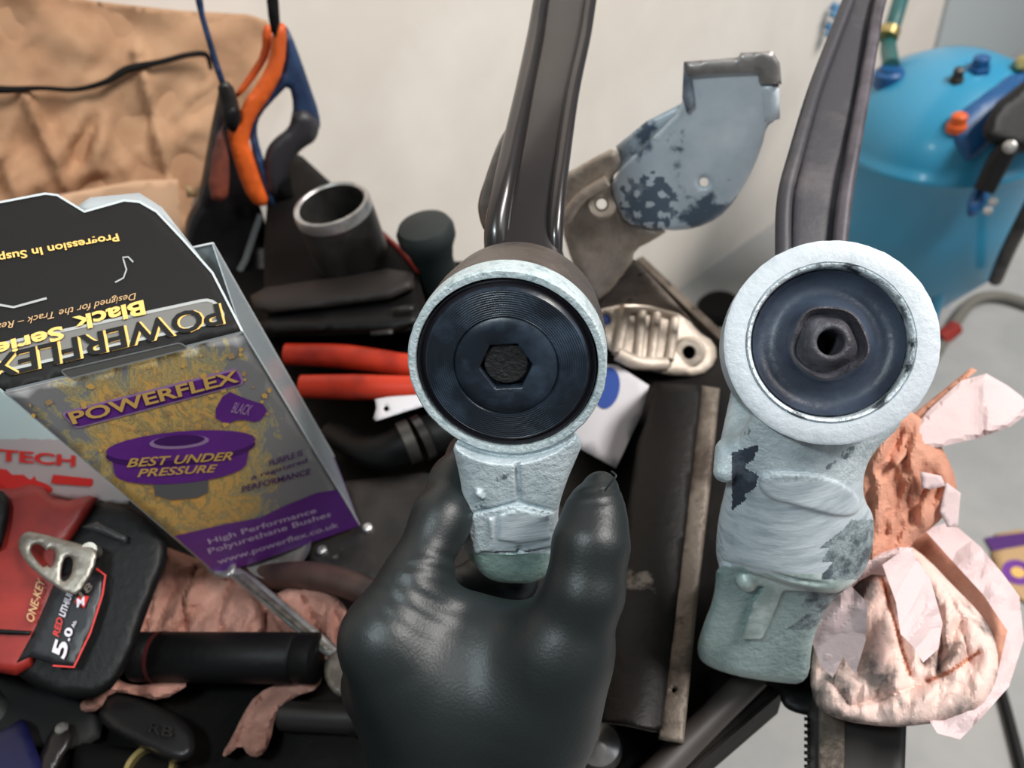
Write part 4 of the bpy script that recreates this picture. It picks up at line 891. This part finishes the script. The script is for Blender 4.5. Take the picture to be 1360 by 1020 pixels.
LV = [[(1160, 742), (1178, 790), (1190, 830), (1206, 898)], [(1118, 772), (1140, 830), (1150, 872), (1140, 908)], [(1088, 850), (1100, 905), (1150, 938), (1225, 915), (1300, 872)], [(1212, 742), (1238, 800), (1250, 850), (1246, 900)],
      [(1240, 752), (1276, 820), (1288, 880)], [(1100, 800), (1112, 850), (1104, 880)]]
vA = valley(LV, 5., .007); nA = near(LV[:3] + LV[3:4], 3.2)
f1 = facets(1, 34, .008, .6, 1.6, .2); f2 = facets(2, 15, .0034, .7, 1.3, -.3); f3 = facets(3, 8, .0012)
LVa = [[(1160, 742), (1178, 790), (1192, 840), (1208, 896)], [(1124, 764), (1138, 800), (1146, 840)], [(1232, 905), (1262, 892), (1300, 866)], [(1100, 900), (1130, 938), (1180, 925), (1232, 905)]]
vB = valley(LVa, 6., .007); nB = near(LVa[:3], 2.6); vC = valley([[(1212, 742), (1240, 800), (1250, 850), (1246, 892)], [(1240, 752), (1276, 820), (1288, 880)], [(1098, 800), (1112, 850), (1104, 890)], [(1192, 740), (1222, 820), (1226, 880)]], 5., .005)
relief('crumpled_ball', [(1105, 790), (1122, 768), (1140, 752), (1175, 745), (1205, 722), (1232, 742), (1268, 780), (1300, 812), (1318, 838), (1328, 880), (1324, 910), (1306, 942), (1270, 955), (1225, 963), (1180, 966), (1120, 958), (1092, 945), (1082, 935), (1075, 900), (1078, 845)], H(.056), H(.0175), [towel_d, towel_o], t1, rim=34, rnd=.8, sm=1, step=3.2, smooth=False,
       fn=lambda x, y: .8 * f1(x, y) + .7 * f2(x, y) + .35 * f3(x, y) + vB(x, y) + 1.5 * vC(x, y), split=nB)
f4 = facets(7, 40, .004); f5 = facets(8, 16, .0014)
def sheetlet(nm, poly, pl_, m_, par, th=.0012, k=1.0, back=None):
    relief(nm, poly, pl_, back or th, m_, par, step=4.5, smooth=False, fn=lambda x, y: k * (f4(x, y) + f5(x, y)))
sheetlet('left_fold', [(1078, 852), (1090, 812), (1108, 786), (1130, 778), (1152, 800), (1150, 850), (1136, 896), (1120, 872), (1106, 900), (1090, 884)], P3((1085, 850, .378), (1150, 850, .368), (1130, 890, .375)), towel_w, t1)
sheetlet('centre_fold', [(1172, 750), (1206, 726), (1236, 770), (1252, 828), (1246, 862), (1226, 880), (1212, 858), (1196, 842), (1190, 800)], P3((1180, 750, .380), (1240, 830, .372), (1200, 842, .366)), towel_w, t1)
sheetlet('outer_wrap', [(1228, 704), (1262, 692), (1302, 726), (1332, 762), (1354, 792), (1360, 850), (1340, 912), (1302, 955), (1275, 982), (1245, 974), (1230, 950), (1286, 930), (1326, 890), (1338, 838), (1306, 790), (1262, 742)], off(H(.044), 0), towel_w, t1, .002, 1.5)
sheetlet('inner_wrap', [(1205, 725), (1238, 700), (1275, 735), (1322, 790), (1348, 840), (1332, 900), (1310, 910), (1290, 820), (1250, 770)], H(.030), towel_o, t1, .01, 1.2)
t2 = thing('paper_towel', 'salmon paper towel twisted upright behind the silver arm with a pale cone on top', 'paper towel', B(1170, 760))
cC = crease(51, .005, 48, 9)
relief('twisted_sheet', [(1148, 600), (1190, 548), (1215, 545), (1250, 590), (1272, 640), (1268, 670), (1240, 700), (1215, 716), (1205, 735), (1160, 762), (1120, 775), (1140, 700), (1140, 640)], P3((1140, 620, .40), (1270, 640, .41), (1190, 760, .40)), .03, towel_o, t2, rim=22, sm=1, step=3.6, smooth=False, fn=lambda x, y: 1.2 * f1(x, y) + 1.2 * f2(x, y) + f3(x, y) + fan(1160, 790, 7, .0025)(x, y))
relief('pale_cone', [(1212, 588), (1216, 560), (1296, 488), (1352, 520), (1372, 545), (1330, 575), (1220, 600)], P3((1212, 590, .405), (1296, 488, .44), (1360, 560, .43)), .014, towel_w, t2, rim=6, sm=1, step=6, smooth=False, fn=lambda x, y: .006 * np.exp(-np.abs(x - 1302 - (y - 490) * .17) / 12) + .6 * f4(x, y) + .4 * f5(x, y))
relief('cone_fold', [(1168, 600), (1215, 548), (1290, 488), (1298, 492), (1230, 548), (1216, 590), (1190, 620)], P3((1212, 590, .407), (1296, 488, .445), (1180, 600, .41)), .012, towel_o, t2, rim=5, step=6)
relief('white_corner', [(1222, 626), (1250, 632), (1256, 645), (1236, 650), (1224, 648)], off(P3((1140, 620, .40), (1270, 640, .41), (1190, 760, .40)), -.009), .002, towel_w, t2, step=6)
relief('torn_edge', [(1256, 640), (1276, 655), (1272, 700), (1258, 700), (1248, 680)], off(P3((1140, 620, .40), (1270, 640, .41), (1190, 760, .40)), .0), .004, towel_w, t2, step=6)
relief('base_fold', [(1118, 760), (1150, 740), (1210, 722), (1215, 745), (1180, 765), (1150, 762), (1112, 800), (1096, 810)], P3((1118, 760, .392), (1210, 722, .394), (1150, 780, .397)), lambda x, y: H(.012)(x, y), towel_w, t2, rim=8, sm=1, step=4, smooth=False, fn=lambda x, y: f2(x, y) + f4(x, y))

# ------------------------------------------------------------------ cordless impact driver
dr = thing('cordless_driver', 'red and black cordless impact driver with silver belt clip', 'power tool', B(80, 850))
dtop = P3((0, 720, .430), (200, 720, .440), (100, 900, .405))
bk_ = H(0.0)
relief('battery', [(132, 662), (180, 676), (222, 712), (222, 745), (200, 800), (170, 885), (140, 925), (90, 930), (30, 905), (15, 880), (62, 840), (70, 760), (96, 700)], off(dtop, .004), bk_, black_pl, dr, rim=12, rnd=.12, sm=1, step=8)
relief('battery_rim', [(128, 692), (156, 706), (170, 712), (168, 722), (130, 708), (108, 700)], off(dtop, -.002), .02, mat('grey_rim', S(56, 56, 58), .4), dr, rim=4, step=6)
relief('red_housing', [(-80, 640), (8, 652), (50, 640), (78, 668), (132, 655), (120, 680), (104, 704), (84, 730), (80, 790), (62, 840), (36, 900), (-20, 890), (-80, 880)], off(dtop, -.002), bk_, red_pl, dr, rim=12, rnd=.15, sm=1, step=8, label='red upper housing')
relief('label_panel', [(74, 770), (92, 762), (140, 764), (136, 800), (122, 840), (100, 886), (74, 884), (40, 872), (22, 880), (44, 840)], off(dtop, -.0035), .004, mat('label_black', S(28, 28, 32), .4), dr, rim=2, step=8)
line('red_piping', [(128, 755), (140, 764), (136, 790), (120, 840), (98, 886), (70, 884)], 2.5, off(dtop, -.004), red_pr, dr, lift=.001)
relief('dark_seam', [(-40, 833), (10, 836), (42, 838), (40, 843), (8, 842), (-40, 839)], off(dtop, -.004), .004, black_pl, dr, step=7)
relief('grip_shadow', [(-60, 655), (0, 648), (14, 665), (10, 700), (0, 735), (-60, 740)], off(dtop, -.010), .02, black_pl, dr, rim=8, sm=1, step=8, label='raised black shape standing in for the shadow at the grip')  # shadow at the grip, built as a raised black shape
dlp = off(dtop, -.0045)
cl_ = off(dtop, -.016)
relief('belt_clip', [(22, 722), (30, 708), (42, 705), (120, 726), (130, 732), (124, 758), (104, 790), (92, 790), (60, 770), (34, 748)], cl_, .002, clipm, dr, rim=2, sm=1, step=4, holes=[[(44, 722), (56, 724), (68, 740), (60, 756), (50, 746), (40, 732)], [(84, 742), (92, 738), (98, 744), (94, 766), (84, 774), (80, 766)], [(62, 728), (74, 730), (72, 748), (66, 756), (60, 744)]])
tube('clip_root', [V(118, 730, float(cl_(118, 730)) + .001), V(126, 734, float(dtop(126, 734)))], .004, clipm, dr)
text('lettering', 'ONE-KEY', (44, 828), (60, 772), (34, 822), dlp, goldd, dr, lift=.0015)
text('lettering', 'RED', (78, 846), (84, 822), (70, 842), dlp, red_pr, dr, bold=.02, lift=.0015)
text('lettering', 'LITHIUM', (86, 820), (98, 786), (78, 816), dlp, white_m, dr, bold=.02, lift=.0015)
relief('badge_red', [(98, 800), (106, 790), (118, 792), (112, 808)], off(dlp, -.0006), .001, red_pr, dr, step=6)
text('lettering', 'M', (102, 807), (112, 804), (102, 795), dlp, white_m, dr, lift=.0025); text('lettering', '18', (110, 796), (124, 780), (104, 788), dlp, clipm, dr, bold=.02, lift=.0015)
text('lettering', '5', (86, 876), (92, 855), (68, 868), dlp, white_m, dr, bold=.03, lift=.0015)
text('lettering', '.0', (92, 852), (98, 836), (82, 848), dlp, white_m, dr, bold=.03, lift=.0015)
text('lettering', 'Ah', (98, 834), (102, 826), (94, 832), dlp, white_m, dr, lift=.0015)
# small carton behind the driver
cb = thing('carton', 'pale teal and grey carton with red lettering beside the packaging', 'box', B(40, 640))
cfz = P3((0, 540, .46), (120, 640, .50), (0, 650, .475))
relief('carton_face', [(-60, 515), (20, 515), (90, 560), (180, 640), (170, 670), (60, 660), (-60, 650)], cfz, lambda x, y: np.minimum(bf(x, y), cfz(x, y) + .012), [teal_bx, grey_bx, red_pr], cb, step=8, split=lambda x, y: 0 if y < 583 else (1 if y < 622 + x * .3 or x > 50 + 0 * y else 2))
text('lettering', 'TECH', (-2, 612), (100, 620), (-2, 596), cfz, red_pr, cb, bold=.03, lift=.001)
flat('red_patch', ellipse(36, 646, 34, 10, 8), cfz, red_pr, cb, .001); flat('red_patch', rrect((70, 630), (124, 636), (122, 646), (68, 642)), cfz, red_pr, cb, .001)
# ------------------------------------------------------------------ towels under the tools, left
t3 = thing('paper_towel', 'crumpled pink paper towel under the spanner left of the glove', 'paper towel', B(330, 830))
g1 = facets(11, 36, .008, .6, 1.6, .3); g2 = facets(12, 16, .003, .8, 1.2, .5)
vD = valley([[(262, 750), (240, 800), (250, 850)], [(310, 770), (290, 820), (300, 850)], [(215, 740), (200, 800), (190, 850)], [(400, 790), (420, 830), (440, 870)], [(445, 800), (450, 850)]], 5., .008); cD = crease(61, .004, 40, 9)
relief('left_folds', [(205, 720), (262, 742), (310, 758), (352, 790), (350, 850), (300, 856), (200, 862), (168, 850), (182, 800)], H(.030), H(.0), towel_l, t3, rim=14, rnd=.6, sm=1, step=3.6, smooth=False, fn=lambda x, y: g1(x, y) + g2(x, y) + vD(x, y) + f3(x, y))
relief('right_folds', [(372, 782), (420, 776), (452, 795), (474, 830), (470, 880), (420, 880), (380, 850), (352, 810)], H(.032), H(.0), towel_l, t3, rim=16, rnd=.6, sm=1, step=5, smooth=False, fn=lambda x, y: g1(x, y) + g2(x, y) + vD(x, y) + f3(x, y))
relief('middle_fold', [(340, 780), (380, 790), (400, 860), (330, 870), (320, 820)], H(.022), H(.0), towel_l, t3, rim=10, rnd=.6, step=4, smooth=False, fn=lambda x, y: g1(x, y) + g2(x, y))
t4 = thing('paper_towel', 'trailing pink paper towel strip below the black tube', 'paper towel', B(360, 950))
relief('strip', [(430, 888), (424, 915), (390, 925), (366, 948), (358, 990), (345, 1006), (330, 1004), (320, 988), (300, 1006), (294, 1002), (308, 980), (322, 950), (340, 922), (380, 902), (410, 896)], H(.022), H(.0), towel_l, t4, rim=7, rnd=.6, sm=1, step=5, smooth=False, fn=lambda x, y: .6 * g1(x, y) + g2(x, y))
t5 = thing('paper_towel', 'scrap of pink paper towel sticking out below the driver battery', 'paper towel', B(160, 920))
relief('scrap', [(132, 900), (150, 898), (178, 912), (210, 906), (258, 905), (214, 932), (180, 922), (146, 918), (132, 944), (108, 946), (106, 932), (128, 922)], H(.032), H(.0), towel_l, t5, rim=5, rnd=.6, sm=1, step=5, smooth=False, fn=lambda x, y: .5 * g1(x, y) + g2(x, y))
# ------------------------------------------------------------------ spanner
wr_ = thing('spanner', 'satin steel combination spanner lying across the pink paper', 'spanner', B(390, 830))
wz = H(.041)
relief('shaft', [(300, 762), (318, 754), (340, 768), (452, 862), (462, 880), (446, 880), (420, 862)], wz, .006, chrome, wr_, rim=5, step=5)
relief('shaft_rib', [(310, 764), (324, 762), (440, 862), (430, 864)], off(wz, -.001), .002, clipm, wr_, rim=2, step=5)
relief('open_jaw', [(446, 862), (470, 858), (482, 866), (480, 878), (462, 888), (458, 905), (468, 920), (462, 926), (446, 924), (432, 905), (430, 885), (436, 870)], off(wz, -.001), .007, clipm, wr_, rim=4, sm=1, step=4)
relief('ring_end', ellipse(292, 748, 24, 18, 35), off(wz, -.001), .009, chrome, wr_, rim=5, step=5, holes=[ellipse(292, 748, 12, 9, 35)])
lathe('steel_dish', B(374, 736, .021), (0, 0, 1), [(0, .012), (.001, .015), (.006, .0215), (.0065, .0225), (.0055, .0215), (.002, .014), (.001, 0)], chrome, n=48, label='shallow bright steel dish under the lower edge of the packaging', cat='dish')
# ------------------------------------------------------------------ black tools in the lower left
def lying(name, a, b, z, r, m, label, cat, ends=True, grooves=0):
    A_, B_ = B(*a, z), B(*b, z); t_ = thing(name, label, cat, (A_ + B_) / 2 - (0, 0, z)); L_ = np.linalg.norm(B_ - A_)
    pr_ = [(0, 0), (0, r * .8), (.002, r)]
    for i in range(grooves): x_ = L_ * (.12 + .76 * i / max(1, grooves - 1)); pr_ += [(x_ - .0015, r), (x_, r * .93), (x_ + .0015, r)]
    pr_ += [(L_ - .002, r), (L_, r * .8), (L_, 0)]
    lathe('body', A_, B_ - A_, pr_, m, t_, n=32); return t_, A_, B_
a_, b_, c_ = lying('rubber_tube', (180, 872), (425, 874), .036, .0145, black_pl, 'thick matte black rubber tube lying below the spanner', 'tube', grooves=2)
tube('red_band', [b_ + (c_ - b_) * .12, b_ + (c_ - b_) * .14], .0149, mat('dark_red', S(70, 24, 26), .5), a_, n=28)
a_, b_, c_ = lying('socket_extension', (372, 950), (480, 955), .013, .0085, mat('ext_grey', S(62, 60, 58), .35, .5), 'dull steel socket extension bar by the glove wrist', 'tool')
lathe('end_ring', c_, c_ - b_, [(-.006, .0095), (0, .0095), (.001, .007), (.001, 0)], steel_d, a_, n=24)
rg = thing('pipe_clamp', 'black curved clamp band stamped with pale characters at the lower left', 'clamp', B(200, 990))
zz = H(.028)
relief('band', [(138, 922), (160, 918), (200, 932), (250, 958), (262, 985), (255, 1010), (230, 1014), (190, 995), (150, 975), (128, 950)], zz, H(0), mat('band_black', S(38, 37, 38), .38, .3), rg, rim=10, rnd=.3, sm=2, step=6, fn=lambda x, y: .004 * np.sin((x - 130) / 130 * math.pi))
text('lettering', 'RB', (196, 972), (228, 980), (200, 958), off(zz, -.005), steel_d, rg, lift=.0015)
relief('foot', [(100, 985), (240, 1000), (250, 1060), (90, 1060)], H(.016), H(0), black_dk, rg, rim=8, step=9)
lathe('ring_rim', B(205, 1028, .012), (0, 0, 1), [(0, .012), (.008, .012), (.010, .0135), (.008, .0152), (0, .0152)], brass, n=40, closed=True, label='brass-coloured ring at the bottom edge below the clamp band', cat='ring')
nv = thing('navy_box', 'dark navy blue box in the bottom left corner', 'box', B(10, 1000))
relief('box', [(-30, 990), (28, 955), (36, 960), (54, 1010), (60, 1060), (-30, 1060)], H(.028), H(0), mat('navy_dark', S(24, 26, 66), .4), nv, rim=4, rnd=.3, step=9)
sk = thing('chrome_socket', 'small chrome socket at the left edge above the navy box', 'socket', B(10, 955))
lathe('body', B(6, 958, 0), (0, 0, 1), [(0, .010), (.032, .010), (.034, .009), (.034, .006), (.02, .006), (.02, 0)], chrome, sk, n=28)
bt = thing('black_lever', 'dull black lever handle lying between the navy box and clamp band', 'tool', B(75, 990))
relief('handle', [(70, 965), (84, 958), (96, 968), (98, 985), (80, 1010), (60, 1060), (30, 1060), (50, 1010)], H(.026), H(0), mat('lever_brown', S(36, 31, 31), .35), bt, rim=8, rnd=.4, sm=1, step=7)
lathe('rivet', B(82, 968, .025), (0, 0, 1), [(0, .004), (.002, .003), (.0025, 0)], chrome, bt, n=12)
dk = thing('tool_roll', 'flat dark grey tool roll under the driver battery', 'roll', B(60, 940))
relief('cloth', [(-60, 880), (20, 900), (100, 925), (140, 950), (130, 990), (60, 1000), (-60, 950)], H(.014), H(0), mat('dark_cloth', S(34, 33, 33), .8), dk, rim=8, sm=1, step=9, fn=crease(71, .002, 40))
fd = thing('black_hose', 'dark brown rubber hose lying right of the steel dish', 'hose', B(430, 765))
tube('hose', [B(330, 770, .010), B(400, 764, .03), B(450, 772, .034), B(500, 790, .034), B(560, 806, .034)], .009, mat('brown_rubber', S(84, 62, 56), .5, col2=S(50, 40, 38), scale=20), fd)
